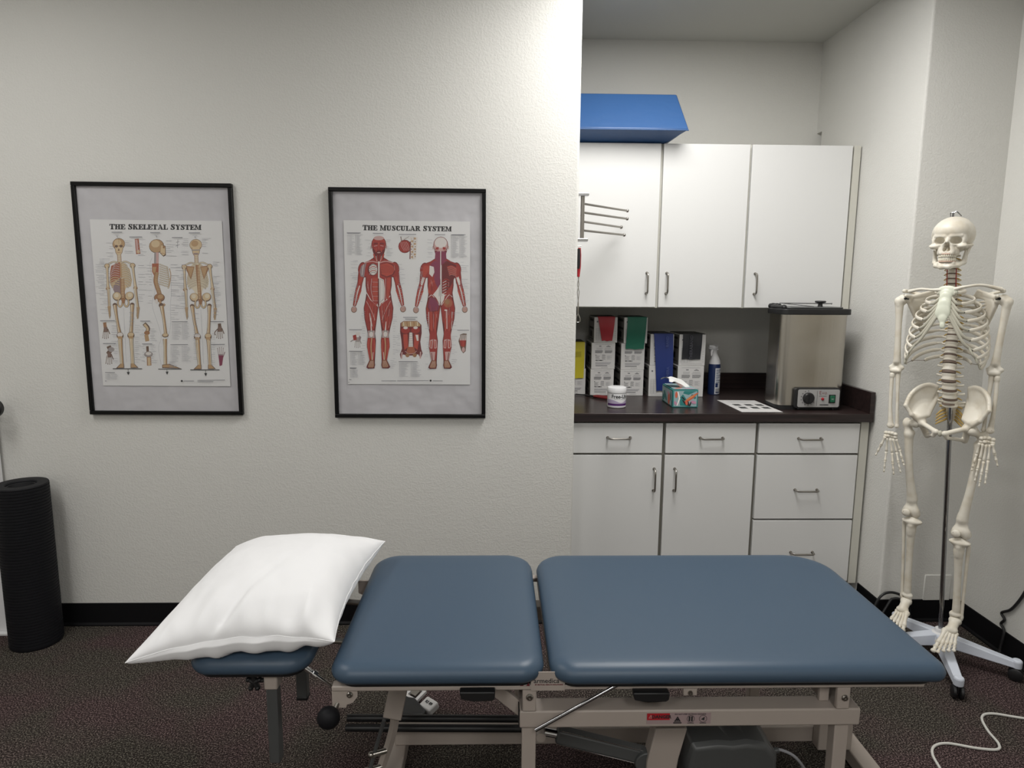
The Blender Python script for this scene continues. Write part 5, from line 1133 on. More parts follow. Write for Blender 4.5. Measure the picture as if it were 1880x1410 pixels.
# slab-serif capitals: list of convex polygons in a unit cap height
def R(x0, y0, x1, y1): return [(x0, y0), (x1, y0), (x1, y1), (x0, y1)]
def arc(pts, w):
    P = np.array(spline(pts, 4)); W = np.interp(np.linspace(0, 1, len(P)), np.linspace(0, 1, len(w)), w); T = np.gradient(P, axis=0); T /= np.linalg.norm(T, axis=1)[:, None]; N_ = np.stack([-T[:, 1], T[:, 0]], 1)
    L, Q = P+N_*W[:, None]/2, P-N_*W[:, None]/2; return [[tuple(L[i]), tuple(L[i+1]), tuple(Q[i+1]), tuple(Q[i])] for i in range(len(P)-1)]
GL = {
 'T': (0.98, [R(0, .88, .92, 1), R(0, .66, .09, 1), R(.83, .66, .92, 1), R(.32, 0, .60, 1), R(.18, 0, .74, .11)]),
 'H': (1.10, [R(.10, 0, .38, 1), R(.66, 0, .94, 1), R(0, 0, .47, .11), R(0, .89, .47, 1), R(.57, 0, 1.04, .11), R(.57, .89, 1.04, 1), R(.38, .44, .66, .56)]),
 'E': (0.92, [R(.10, 0, .38, 1), R(0, .88, .82, 1), R(0, 0, .86, .12), R(.38, .44, .62, .56), R(.73, .66, .82, 1), R(.77, 0, .86, .35), R(.55, .34, .63, .66)]),
 'L': (0.88, [R(.10, 0, .38, 1), R(0, .89, .50, 1), R(0, 0, .82, .12), R(.73, 0, .82, .38)]),
 'A': (1.10, [[(.34, 1), (.62, 1), (1.0, 0), (.70, 0)], [(.34, 1), (.46, 1), (.24, 0), (.12, 0)], R(.26, .26, .82, .37), R(0, 0, .38, .11), R(.60, 0, 1.06, .11)]),
 'Y': (1.02, [[(.06, 1), (.38, 1), (.66, .42), (.40, .42)], [(.74, 1), (.87, 1), (.62, .40), (.50, .44)], R(.36, 0, .64, .46), R(0, .89, .46, 1), R(.62, .89, 1.0, 1), R(.24, 0, .76, .11)]),
 'M': (1.30, [R(.12, 0, .22, 1), R(.86, 0, 1.14, 1), [(.08, 1), (.38, 1), (.70, .10), (.54, 0)], [(.54, 0), (.66, 0), (.95, 1), (.86, 1)], R(0, 0, .34, .11), R(0, .89, .34, 1), R(.76, 0, 1.24, .11), R(.9, .89, 1.24, 1)]),
 'U': (1.08, [R(.10, .30, .38, 1), R(.72, .30, .83, 1), R(0, .89, .48, 1), R(.60, .89, .96, 1)] + arc([(.24, .34), (.30, .13), (.50, .05), (.70, .13), (.775, .34)], [.28, .26, .14, .12, .11])),
 'K': (1.10, [R(.10, 0, .38, 1), R(0, 0, .46, .11), R(0, .89, .46, 1), [(.72, .95), (.86, .95), (.46, .45), (.36, .50)], [(.42, .58), (.66, .66), (1.0, 0), (.68, 0)], R(.58, .89, .98, 1), R(.60, 0, 1.06, .11)]),
 'R': (1.08, [R(.10, 0, .38, 1), R(0, 0, .48, .11), R(0, .89, .5, 1), [(.44, .50), (.70, .50), (1.0, 0), (.70, 0)], R(.66, 0, 1.05, .11)] + arc([(.36, .95), (.60, .94), (.75, .74), (.60, .53), (.36, .50)], [.10, .14, .26, .14, .09])),
 'S': (0.86, arc([(.68, .78), (.56, .93), (.36, .95), (.20, .78), (.34, .59), (.52, .45), (.66, .27), (.50, .08), (.26, .06), (.10, .24)], [.06, .11, .12, .22, .26, .26, .22, .12, .11, .06]) + [R(.64, .64, .73, 1), R(.04, 0, .13, .36)]),
 'C': (0.98, arc([(.82, .72), (.70, .90), (.50, .95), (.27, .78), (.22, .50), (.27, .22), (.50, .05), (.72, .10), (.86, .30)], [.06, .10, .12, .26, .28, .26, .12, .10, .07]) + [R(.78, .62, .87, 1)]),
 ' ': (0.50, [])}
def title(D, txt, x0, y0, x1, y1, h):
    """set txt between two baseline points (reading frame, y down)"""
    tot = 0; big = True; items = []
    for ch in txt:
        sc = 1.05 if big else 1.0; items.append((ch, sc, tot)); tot += GL[ch][0]*sc; big = ch == ' '
    a = np.array([x0, y0]); e = (np.array([x1, y1])-a)/tot; D.n += 1
    for ch, sc, off in items:
        for pg in GL[ch][1]:
            g_ = np.mean(pg, 0); pg = [(p[0]+0.030*np.sign(p[0]-g_[0]), min(1, max(0, p[1]+0.020*np.sign(p[1]-g_[1])))) for p in pg]
            D.poly([tuple(a+e*(off+p[0]*sc)+np.array([0, -h*p[1]*sc])) for p in pg], 'ink', up_=False)
rt_ = random.Random(11)
def label_lines(D, xa, xb, ya, yb, step, side, c='line', w=1.5, prob=0.8, sk=0.05):
    """rows of tiny caption lines; side -1 ragged left, +1 ragged right"""
    y = ya
    while y < yb:
        if rt_.random() < prob:
            L_ = (xb-xa)*rt_.uniform(0.35, 1.0); p = (xb-L_, xb) if side < 0 else (xa, xa+L_)
            D.line([(p[0], y+sk*(p[0]-xa)), (p[1], y+sk*(p[1]-xa))], w*rt_.uniform(.7, 1.3), c)
        y += step*rt_.uniform(0.8, 1.4)
def table(D, x0, y0, x1, y1, rows, cols=2):
    D.line([(x0, y0-7), (x0+(x1-x0)*.8, y0-6)], 3.0, 'lab')
    for c in range(cols):
        xa = x0+(x1-x0)*c/cols; D.line([(xa+6, y0), (xa+8, y1)], 0.9, 'line')
        for r in range(rows):
            y = y0+(y1-y0)*(r+0.5)/rows; D.line([(xa+1, y), (xa+4, y)], 1.1, 'lab'); D.line([(xa+10, y), (xa+10+(x1-x0)/cols*rt_.uniform(.35, .8), y+1)], 1.5, 'line')
def framed(lab, cx_, cz_, tilt, sheet, name, cat='framed chart'):
    FW, FH, D_ = 0.625, 0.930, 0.020; yb = DW-0.001
    t = thing('framed_chart', lab, cat, (cx_, DW, cz_)); t.rotation_euler = (0, -tilt, 0)
    x0, x1, z0, z1 = cx_-FW/2, cx_+FW/2, cz_-FH/2, cz_+FH/2; w = 0.0155
    I = Matrix.Identity(4)
    def BB(b, nm, m, par=t, **k):
        b.v = [(x-cx_, y-DW, z-cz_) for x, y, z in b.v]; return b.build(nm, m, par, world=False, **k)
    for a in ((x0, x1, z1-w, z1), (x0, x1, z0, z0+w)): BB(MB().box(a[0], a[1], yb-D_, yb, a[2], a[3]), 'frame_rail', 'blackgloss', bevel=0.002)
    for a in ((x0, x0+w), (x1-w, x1)): BB(MB().box(a[0], a[1], yb-D_+0.0002, yb, z0+w, z1-w), 'frame_rail', 'blackgloss', bevel=0.002)
    b = MB(); n = 26; V = []
    for j in range(n+1):
        for i in range(n+1):
            x = x0+0.008+(FW-0.016)*i/n; z = z0+0.008+(FH-0.016)*j/n
            V.append((x, yb-0.0075-0.0012*mn.noise(Vector((x*14, z*9, 1))), z))
    b.add(V, [(j*(n+1)+i, j*(n+1)+i+1, (j+1)*(n+1)+i+1, (j+1)*(n+1)+i) for j in range(n) for i in range(n)]); BB(b, 'backing_paper', 'backing', smooth=180)
    BB(MB().box(x0+0.004, x1-0.004, yb-0.006, yb, z0+0.004, z1-0.004), 'backboard', 'card')
    sx0, sx1, sz0, sz1 = sheet; sh = BB(MB().box(sx0, sx1, yb-0.0105, yb-0.0100, sz0, sz1), 'chart_sheet', 'paper')
    BB(MB().box(x0+0.006, x1-0.006, yb-0.0142, yb-0.0136, z0+0.006, z1-0.006), 'glazing', 'glaze')
    return t, sh, BB, yb-0.01055
# ---------------------------------------------------------------- skeletal chart (reading frame = enlarged view of the sheet)
S1 = (-1.612, -1.094, 1.056, 1.722)
t, sh, BB, yp = framed('black-framed chart headed THE SKELETAL SYSTEM with three tan skeletons, the left one of two', -1.359, 1.401, -0.0026, S1, 'skeletal')
Q1 = [(152, 266), (886, 290), (928, 1206), (224, 1190)]
def DR1(): return Draw(Q1, S1, yp)
def fin(D, nm): b = D.b; used = sorted(set(b.m)); b.m = [used.index(i) for i in b.m]; return BB(b, nm, ['p_'+PAL[i] for i in used], sh, smooth=0)
D = DR1(); title(D, 'THE SKELETAL SYSTEM', 262, 322, 773, 336, 28); fin(D, 'title')
def skel_front(D, back=False):
    dx, dy = (428, 14) if back else (0, 0)
    def p(*a): return [(x+dx+((y-400)*0.045 if back else 0)*0, y+dy) for x, y in a]
    T, L2 = 'tan', 'tan2'
    cx0 = 312; sx = 0.045
    # skull
    D.ell(312+dx, 402+dy, 35, 32, 'dk'); D.ell(312+dx, 402+dy, 33, 30, T if not back else 'tan2'); D.ell(306+dx, 394+dy, 20, 17, 'tan2' if not back else T)
    D.poly(p((288, 415), (338, 415), (332, 448), (322, 464), (304, 464), (294, 448)), 'dk'); D.poly(p((290, 415), (336, 415), (330, 447), (321, 462), (305, 462), (296, 447)), 'tan2')
    if not back:
        D.ell(299, 414, 9, 7, 'dk'); D.ell(325, 414, 9, 7, 'dk'); D.poly([(312, 424), (307, 438), (317, 438)], 'dk'); D.line([(302, 448), (322, 448)], 2, 'brown'); D.line([(312, 372), (313, 402)], 1, 'dk')
    else: D.line(p((288, 430), (336, 430)), 6, 'gr'); D.line(p((300, 450), (325, 450)), 8, 'mauve')
    D.line(p((314, 460), (316, 505)), 22, 'brown'); D.line(p((314, 460), (316, 505)), 16, 'bone')
    for y in range(464, 505, 7): D.line(p((306, y), (324, y)), 1.6, 'brown')
    # thorax
    D.poly(p((296, 500), (336, 500), (372, 540), (384, 600), (378, 634), (352, 640), (330, 700), (316, 700), (300, 650), (272, 628), (262, 580), (272, 532)), 'tan2' if not back else 'bone')
    if not back: D.poly([(270, 520), (318, 500), (322, 560), (318, 588), (268, 612), (262, 570)], 'rust'); D.poly([(284, 622), (326, 580), (322, 690), (300, 690), (280, 650)], 'mauve')
    for s in (-1, 1):
        for k in range(10):
            y = 512+k*12.5; w = 30+26*math.sin(min(1, (k+1)/7)*PI/2)-max(0, k-7)*6; xm = 320+dx
            a = [(xm+s*5, y+dy-(6 if back else -2)), (xm+s*w*.6, y+dy-(-2 if back else 4)), (xm+s*w, y+dy+(14 if back else 8)), (xm+s*w*.92, y+dy+18)]
            D.curve(a, 6.5, 'dk'); D.curve(a, 4.0, 'bone' if s > 0 or back else ('pk' if k < 6 else 'tan2'))
    if back:
        for s in (-1, 1): D.poly([(320+dx+s*16, 520+dy), (320+dx+s*66, 514+dy), (320+dx+s*60, 540+dy), (320+dx+s*36, 590+dy)], 'brown'); D.poly([(320+dx+s*20, 524+dy), (320+dx+s*58, 520+dy), (320+dx+s*38, 580+dy)], 'tan')
    else: D.line([(322, 508), (326, 584)], 9, 'tan')
    # clavicles, spine
    for s in (-1, 1): D.curve(p((316+s*8, 502), (316+s*36, 498), (316+s*66, 512)), 8, 'dk'); D.curve(p((316+s*8, 502), (316+s*36, 498), (316+s*66, 512)), 5, 'bone')
    D.line(p((320 if back else 330, 510 if back else 590), (334, 705)), 20 if back else 24, 'brown')
    for k in range(24 if back else 13): y = (510 if back else 592)+k*8.4; D.line(p((322 if back else 326, y), (340 if not back else 336, y+.5)), 4.2, 'tan2')
    # pelvis
    for s in (-1, 1):
        c = 336+dx+s*34; D.ell(c, 688+dy, 26, 24, 'dk', s*-.5); D.ell(c, 686+dy, 23, 21, 'tan2', s*-.5); D.ell(c+s*3, 682+dy, 12, 12, 'bone', 0)
        D.curve([(c-s*8, 705+dy), (c-s*4, 728+dy), (c-s*14, 746+dy), (c-s*26, 738+dy), (c-s*30, 720+dy)], 9, 'dk'); D.curve([(c-s*8, 705+dy), (c-s*4, 728+dy), (c-s*14, 746+dy), (c-s*26, 738+dy), (c-s*30, 720+dy)], 6, 'tan2')
    D.poly(p((322, 700), (350, 700), (342, 728), (332, 728)), 'brown')
    # arms
    for s, sh_, el, wr, hd in ((-1, (247, 520), (252, 640), (258, 742), (262, 812)), (1, (389, 520), (404, 640), (418, 750), (414, 816))):
        D.ell(sh_[0]+dx, sh_[1]+dy, 15, 14, 'dk'); D.ell(sh_[0]+dx, sh_[1]+dy, 12.5, 11.5, 'tan2')
        D.bone(p(sh_, ((sh_[0]+el[0])/2, 580), el), [13, 9, 9, 14]); D.ell(el[0]+dx, el[1]+dy+4, 12, 9, 'brown'); D.ell(el[0]+dx, el[1]+dy+2, 9, 6, 'tan2')
        D.bone(p(el, wr), [10, 7, 8], 'tan'); D.bone(p((el[0]+s*-6, el[1]+6), (wr[0]-s*5, wr[1])), [6, 4, 5], 'bone', e=1)
        D.poly(p((wr[0]-9, wr[1]), (wr[0]+9, wr[1]), (hd[0]+s*2+3, hd[1]-4), (hd[0]-2, hd[1])), 'tan'); 
        for q in (-1, 0, 1): D.line(p((wr[0]+q*5, wr[1]+6), (hd[0]+q*4, hd[1]-6-abs(q)*8)), 2.6, 'dk'); D.line(p((wr[0]+q*5, wr[1]+6), (hd[0]+q*4, hd[1]-8-abs(q)*8)), 1.4, 'tan2')
    # legs
    for s, hp, kn, an in ((-1, (290, 735), (318, 905), (330, 1066)), (1, (386, 735), (378, 905), (386, 1066))):
        D.ell(hp[0]+dx, hp[1]+dy, 12, 11, 'dk'); D.bone(p(hp, ((hp[0]+kn[0])/2-s*-2, 820), kn), [18, 12, 12, 17], 'tan')
        D.ell(kn[0]+dx, kn[1]+dy+2, 19, 20, 'dk'); D.ell(kn[0]+dx, kn[1]+dy-3, 16, 12, 'tan2' if s > 0 else 'wh'); D.ell(kn[0]+dx, kn[1]+dy+13, 15, 8, 'tan')
        D.bone(p((kn[0]+2, kn[1]+20), (an[0], an[1])), [19, 13, 12], 'tan' if s < 0 or back else 'tan2'); D.bone(p((kn[0]+s*9, kn[1]+25), (an[0]+s*7, an[1])), [5, 4, 5], 'bone', e=1)
        D.poly(p((an[0]-9, an[1]), (an[0]+9, an[1]), (an[0]+(34 if s > 0 else 10), an[1]+25), (an[0]-(34 if s < 0 else 10), an[1]+25)), 'dk'); D.poly(p((an[0]-7, an[1]), (an[0]+7, an[1]), (an[0]+(26 if s > 0 else 7), an[1]+22), (an[0]-(26 if s < 0 else 7), an[1]+22)), 'tan')
    D.line(p((278, 1094), (440, 1097)), 4, 'ink'); D.line(p((362, 1098), (363, 1114)), 2, 'ink'); D.poly(p((355, 1114), (371, 1114), (363, 1132)), 'ink'); D.line(p((338, 755), (352, 1060)), 1.0, 'line')
D = DR1(); skel_front(D); fin(D, 'front_figure')
D = DR1(); skel_front(D, True); fin(D, 'rear_figure')
D = DR1()   # side figure
D.curve([(497, 480), (484, 520), (500, 600), (512, 660), (496, 740), (528, 850), (545, 920), (530, 980), (543, 1075)], 1.2, 'line'); D.curve([(596, 540), (602, 660), (596, 760), (598, 850), (580, 930)], 1.2, 'line')
D.ell(522, 418, 42, 38, 'dk'); D.ell(521, 417, 39, 35, 'tan'); D.ell(516, 405, 24, 20, 'tan2'); D.poly([(548, 410), (572, 418), (574, 468), (560, 476), (540, 456)], 'dk'); D.poly([(548, 412), (569, 420), (570, 462), (558, 470), (542, 452)], 'tan2'); D.ell(562, 424, 6, 7, 'brown'); D.line([(548, 456), (570, 460)], 2, 'brown')
D.line([(522, 452), (520, 512)], 26, 'gr'); D.line([(526, 452), (526, 512)], 14, 'pk'); D.poly([(496, 512), (534, 512), (532, 560), (508, 580), (496, 556)], 'rust'); D.poly([(500, 530), (520, 530), (512, 574), (500, 556)], 'tan')
for k in range(10): y = 516+k*12; w = 58-abs(k-6)*2; D.curve([(536, y), (536+w*.55, y+10), (536+w, y+18), (536+w*.9, y+26)], 6, 'dk'); D.curve([(536, y), (536+w*.55, y+10), (536+w, y+18), (536+w*.9, y+26)], 3.6, 'bone')
D.curve([(592, 540), (600, 580), (590, 640)], 4, 'tan'); D.curve([(522, 560), (516, 610), (534, 670), (542, 700)], 24, 'brown'); D.curve([(524, 560), (519, 610), (536, 670), (544, 700)], 15, 'tan')
for k in range(14): D.line([(514+k*1.3, 566+k*9.4), (530+k*1.3, 564+k*9.4)], 1.4, 'dk')
D.ell(536, 700, 30, 24, 'dk'); D.ell(536, 698, 27, 21, 'brown'); D.ell(542, 694, 16, 12, 'tan'); D.ell(520, 720, 8, 14, 'wh'); D.curve([(536, 715), (552, 745), (566, 735)], 12, 'brown'); D.curve([(536, 715), (552, 745), (566, 735)], 8, 'tan')
D.ell(546, 742, 14, 13, 'dk'); D.bone([(548, 745), (562, 830), (570, 905)], [20, 13, 12, 16], 'tan'); D.ell(568, 910, 18, 12, 'dk'); D.ell(568, 908, 15, 9, 'tan2'); D.bone([(566, 930), (570, 1075)], [20, 13, 12], 'tan'); D.bone([(561, 935), (562, 1075)], [6, 4, 6], 'bone', e=1)
D.poly([(550, 1076), (590, 1072), (655, 1100), (550, 1095)], 'dk'); D.poly([(553, 1079), (588, 1075), (640, 1096), (553, 1090)], 'tan'); D.line([(528, 1101), (658, 1103)], 4, 'ink'); D.line([(576, 1104), (577, 1118)], 2, 'ink'); D.poly([(569, 1116), (585, 1116), (577, 1134)], 'ink')
fin(D, 'side_figure')
def small_hand(D, x, y, s, c='dk', up_=1, ang=0):
    D.poly([(x-10*s, y), (x+10*s, y), (x+14*s, y+30*s*up_), (x-14*s, y+30*s*up_)], c)
    for k in range(4): D.line([(x+(k-1.5)*8*s, y+26*s*up_), (x+(k-1.6)*11*s, y+(72-4*abs(k-1.6))*s*up_)], 4.4*s, c); D.line([(x+(k-1.5)*8*s, y+28*s*up_), (x+(k-1.6)*11*s, y+(68-4*abs(k-1.6))*s*up_)], 1.6*s, 'wh')
    D.line([(x+12*s, y+10*s*up_), (x+24*s, y+42*s*up_)], 5*s, c)
    for k in range(3): D.line([(x-8*s, y+(5+8*k)*s*up_), (x+8*s, y+(5+8*k)*s*up_)], 1.5*s, 'pk')
for nm, f in (('wrist_diagram', lambda D: (D.line([(232, 832), (236, 862)], 18, 'brown'), small_hand(D, 238, 858, .95))),
              ('elbow_diagram', lambda D: (D.curve([(254, 965), (262, 990), (250, 1010)], 24, 'dk'), D.ell(268, 985, 18, 14, 'gr'), small_hand(D, 256, 1000, 1.0), D.line([(246, 1010), (250, 1060)], 3, 'wh'))),
              ('joint_diagram', lambda D: (D.curve([(450, 842), (472, 870), (462, 900)], 22, 'dk'), D.curve([(452, 846), (470, 872), (462, 896)], 12, 'tan2'), D.ell(466, 895, 16, 12, 'brown'), D.line([(462, 905), (468, 942)], 22, 'tan'))),
              ('joint_diagram', lambda D: (D.line([(468, 970), (470, 1010)], 14, 'dk'), D.ell(474, 1016, 24, 17, 'gr'), D.ell(474, 1012, 16, 9, 'wh'), D.line([(476, 1030), (478, 1080)], 24, 'brown'), D.line([(476, 1034), (478, 1078)], 15, 'tan2'))),
              ('hand_diagram', lambda D: (D.line([(868, 850), (870, 870)], 18, 'dk'), small_hand(D, 870, 866, 1.0), D.curve([(858, 880), (842, 900), (846, 915)], 5, 'dk'))),
              ('foot_diagram', lambda D: (small_hand(D, 874, 1052, 1.0, 'mauve', -1), D.poly([(862, 1030), (890, 1030), (882, 1085), (868, 1090)], 'pur'))),
              ('bone_diagram', lambda D: (D.line([(412, 376), (420, 458)], [22, 19, 24], 'rust'), D.line([(410, 380), (416, 440)], [12, 9, 10], 'pk'), D.ell(420, 446, 9, 9, 'tan2'))),
              ('cell_diagram', lambda D: (D.line([(640, 385), (638, 430)], 2, 'lab'), D.line([(630, 400), (648, 396)], 2, 'lab'), D.line([(628, 420), (650, 412)], 2, 'lab')))):
    D = DR1(); f(D); fin(D, nm)
D = DR1()
for a in ((205, 262, 480, 790, 8), (180, 232, 480, 680, 6), (420, 480, 380, 470, 9), (420, 475, 520, 760, 11), (455, 495, 520, 740, 13)): label_lines(D, *a, -1 if a[0] in (205, 180, 455) else 1)
for a in ((345, 400, 385, 460, 9, 1), (235, 282, 385, 470, 10, -1), (575, 640, 390, 480, 9, 1), (600, 655, 520, 830, 12, 1), (625, 680, 520, 760, 9, -1), (775, 830, 380, 470, 8, 1), (655, 700, 380, 470, 9, -1), (835, 880, 510, 800, 8, 1), (400, 440, 840, 1060, 11, 1), (265, 305, 850, 1060, 11, -1), (485, 530, 860, 1070, 9, 1), (425, 455, 860, 1060, 9, -1), (820, 845, 890, 1080, 10, -1), (590, 640, 1060, 1095, 6, 1), (370, 400, 770, 850, 9, 1), (725, 760, 790, 1060, 12, 1)): label_lines(D, *a)
table(D, 606, 842, 715, 935, 13); table(D, 598, 970, 720, 1060, 12); table(D, 238, 1122, 305, 1155, 5)
for x, y, w in ((306, 338, 58), (518, 345, 54), (736, 351, 62), (410, 366, 70), (640, 374, 58), (252, 822, 80), (262, 950, 70), (460, 828, 55), (470, 956, 55), (858, 838, 74), (862, 966, 76)): D.line([(x-w/2, y), (x+w/2, y+1)], 3.4, 'lab')
for x, y in ((306, 354), (524, 358), (738, 366)): D.line([(x-12, y), (x+12, y)], 2, 'line'); D.line([(x, y+3), (x+3, y+14)], 2.4, 'lab')
for x0_, x1_, y in ((672, 728, 1170), (748, 900, 1168), (748, 835, 1176), (238, 246, 1162)): D.line([(x0_, y), (x1_, y+1)], 2.6, 'lab')
D.poly([(654, 1170), (661, 1163), (668, 1170), (661, 1177)], 'ink'); stuff(fin(D, 'caption_lines'))
# ---------------------------------------------------------------- muscular chart
S2 = (-0.612, -0.106, 1.066, 1.728)
t, sh, BB, yp = framed('black-framed chart headed THE MUSCULAR SYSTEM with red figures, the right one of two', -0.355, 1.390, -0.0017, S2, 'muscular')
Q2 = [(120, 228), (854, 240), (860, 1190), (150, 1178)]
def DR2(): return Draw(Q2, S2, yp)
D = DR2(); title(D, 'THE MUSCULAR SYSTEM', 232, 285, 748, 295, 28); fin(D, 'title')
def mir(pts, cx_, m=True): return list(pts)+[(2*cx_-x, y) for x, y in reversed(pts)]
BODY = [(0, 322), (28, 330), (40, 360), (36, 400), (30, 420), (30, 440), (58, 458), (92, 470), (112, 500), (114, 545), (104, 560), (76, 552), (76, 600), (70, 640), (76, 680), (86, 730), (82, 790), (66, 860), (60, 890), (64, 930), (66, 960), (52, 1010), (44, 1050), (70, 1078), (60, 1088), (22, 1086), (20, 1050), (16, 960), (14, 920), (20, 880), (10, 800), (0, 720)]
def muscle(D, cx_, dy, back):
    def P(pts): return [(cx_+x, y+dy) for x, y in pts]
    def PS(pts, c):
        for s in (-1, 1): D.poly([(cx_+s*x, y+dy) for x, y in pts], c)
    def CS(pts, w, c):
        for s in (-1, 1): D.curve([(cx_+s*x, y+dy) for x, y in pts], w, c)
    def LN(s, pts, w, c): D.curve([(cx_+s*x, y+dy) for x, y in pts], w, c)
    # dark outline silhouette, then muscle bellies
    for s in (-1, 1): D.poly([(cx_+s*x, y+dy) for x, y in BODY], 'dred')
    for s in (-1, 1): D.ell(cx_+s*97, 500+dy, 22, 36, 'dred', -s*.25)
    for s in (-1, 1):
        D.curve([(cx_+s*98, 500+dy), (cx_+s*104, 560+dy), (cx_+s*112, 600+dy), (cx_+s*126, 660+dy), (cx_+s*140, 718+dy)], [34, 36, 30, 34, 30, 18], 'dred')
        D.ell(cx_+s*97, 502+dy, 19, 33, 'red', -s*.25); D.curve([(cx_+s*98, 505+dy), (cx_+s*104, 560+dy), (cx_+s*112, 600+dy), (cx_+s*126, 660+dy), (cx_+s*140, 718+dy)], [28, 31, 25, 29, 25, 13], 'red')
        D.ell(cx_+s*142, 738+dy, 17, 19, 'dk'); D.ell(cx_+s*142, 737+dy, 14, 16, 'pk')
        for k in range(4): D.line([(cx_+s*(133+k*6), 728+dy), (cx_+s*(134+k*6), 752+dy)], 2, 'brown')
        D.curve([(cx_+s*110, 600+dy), (cx_+s*122, 640+dy), (cx_+s*138, 715+dy)], [6, 7, 3], 'wh'); D.curve([(cx_+s*120, 610+dy), (cx_+s*134, 650+dy), (cx_+s*144, 712+dy)], [8, 8, 3], 'red2'); D.curve([(cx_+s*102, 625+dy), (cx_+s*116, 665+dy), (cx_+s*134, 716+dy)], [8, 8, 3], 'red2')
        D.curve([(cx_+s*96, 545+dy), (cx_+s*106, 575+dy), (cx_+s*110, 596+dy)], [14, 16, 8], 'red2' if not back else 'wh')
    D.ell(cx_, 365+dy, 43, 47, 'dred'); D.ell(cx_, 364+dy, 40, 44, 'red' if not back else 'pk')
    if back:
        D.ell(cx_, 352+dy, 35, 30, 'wh'); D.ell(cx_-1, 348+dy, 22, 18, 'paperish' if False else 'wh'); PS([(12, 376), (30, 380), (28, 400), (12, 396)], 'red'); CS([(6, 392), (38, 396)], 4, 'pk'); PS([(3, 400), (30, 402), (34, 450), (3, 470)], 'pur'); LN(0, [(0, 400), (0, 560)], 5, 'wh') 
    else:
        D.ell(cx_, 330+dy, 30, 12, 'pk'); CS([(8, 346), (24, 344), (34, 352)], 5, 'red2'); CS([(6, 362), (18, 360), (30, 364)], 6, 'dred'); CS([(8, 372), (28, 376)], 3, 'pk'); CS([(14, 384), (16, 410)], 5, 'red2'); D.line([(cx_, 350+dy), (cx_, 392+dy)], 5, 'red2'); D.ell(cx_, 404+dy, 13, 4, 'dred'); D.ell(cx_, 412+dy, 10, 3, 'pk')
        CS([(30, 420), (20, 445), (4, 468)], 8, 'red2'); CS([(8, 425), (5, 465)], 5, 'red'); CS([(16, 430), (9, 466)], 2, 'wh')
    CS([(40, 380), (44, 372), (44, 390)], 5, 'pk')
    PS([(6, 466), (34, 446), (64, 462), (98, 478), (108, 505), (108, 540), (98, 552), (72, 546), (70, 600), (64, 660), (70, 690), (4, 716)], 'red')
    if not back:
        CS([(4, 470), (40, 462), (84, 470)], 5, 'pk')
        D.poly(P([(6, 478), (50, 468), (84, 482), (100, 510), (84, 540), (50, 554), (14, 540)]), 'dred'); D.poly(P([(8, 480), (50, 471), (80, 485), (95, 510), (80, 536), (48, 549), (16, 536)]), 'red2')
        for k in range(5): LN(1, [(12, 490+k*9), (50, 488+k*9), (88, 505+k*5)], 1.2, 'dred')
        D.ell(cx_-34, 508+dy, 30, 36, 'dred'); D.ell(cx_-32, 508+dy, 24, 32, 'wh')
        for k in range(5): LN(-1, [(12, 486+k*11), (34, 480+k*11), (54, 492+k*11)], 4, 'red' if k % 2 else 'gr')
        D.poly(P([(-70, 470), (-100, 486), (-110, 520), (-104, 548), (-84, 552), (-78, 500)]), 'mauve'); LN(-1, [(88, 478), (96, 540)], 3, 'wh')
        D.line([(cx_+1, 462+dy), (cx_+1, 560+dy)], 9, 'wh')
        D.poly(P([(2, 552), (30, 568), (36, 620), (34, 690), (4, 716)]), 'wh'); D.poly(P([(8, 560), (28, 572), (30, 680), (8, 700)]), 'gr'); D.poly(P([(10, 562), (27, 576), (28, 676), (10, 696)]), 'wh')
        for k in range(5): D.poly(P([(-4, 556+k*27), (-34, 554+k*27), (-36, 576+k*27), (-4, 578+k*27)]), 'red2'); D.line([(cx_-36, 580+dy+k*27), (cx_-3, 581+dy+k*27)], 2.2, 'pk')
        LN(-1, [(40, 560), (44, 620), (30, 690)], 3, 'pk'); LN(1, [(40, 560), (40, 660), (52, 690)], 3, 'pk'); LN(-1, [(70, 640), (40, 690), (6, 720)], 4, 'wh'); LN(1, [(68, 660), (40, 690), (6, 720)], 4, 'wh')
        LN(1, [(60, 556), (58, 620), (52, 680)], [20, 22, 12], 'red2')
    else:
        PS([(3, 466), (34, 452), (60, 476), (40, 520), (36, 570), (3, 640)], 'pur'); D.poly(P([(6, 480), (36, 455), (90, 480), (88, 540), (60, 600), (30, 640), (6, 640)]), 'dred')
        D.line([(cx_, 400+dy), (cx_+2, 690+dy)], 4, 'wh'); D.line([(cx_+4, 480+dy), (cx_+5, 690+dy)], 3, 'wh')
        D.poly(P([(-64, 482), (-40, 490), (-36, 520), (-48, 548), (-66, 530)]), 'wh'); D.poly(P([(-98, 482), (-66, 484), (-66, 512), (-98, 550), (-108, 520)]), 'red2')
        for k in range(5): LN(1, [(38+k*3, 492+k*11), (64, 486+k*11), (92, 500+k*10)], 6, 'red2'); LN(1, [(38+k*3, 497+k*11), (64, 491+k*11), (92, 505+k*10)], 1.4, 'pk')
        for k in range(6): LN(1, [(10, 575+k*17), (30, 560+k*17), (52, 570+k*14)], 5, 'red'); LN(1, [(12, 582+k*16), (34, 570+k*16)], 3, 'wh')
        D.poly(P([(-2, 590), (-20, 620), (-44, 650), (-24, 670), (-2, 712)]), 'wh'); D.poly(P([(2, 640), (26, 650), (20, 680), (2, 712)]), 'wh'); CS([(6, 600), (8, 660)], 3, 'gr')
        LN(-1, [(34, 570), (62, 590), (66, 640)], 12, 'red2')
        CS([(70, 665), (50, 652), (28, 680), (6, 712)], 3, 'wh')
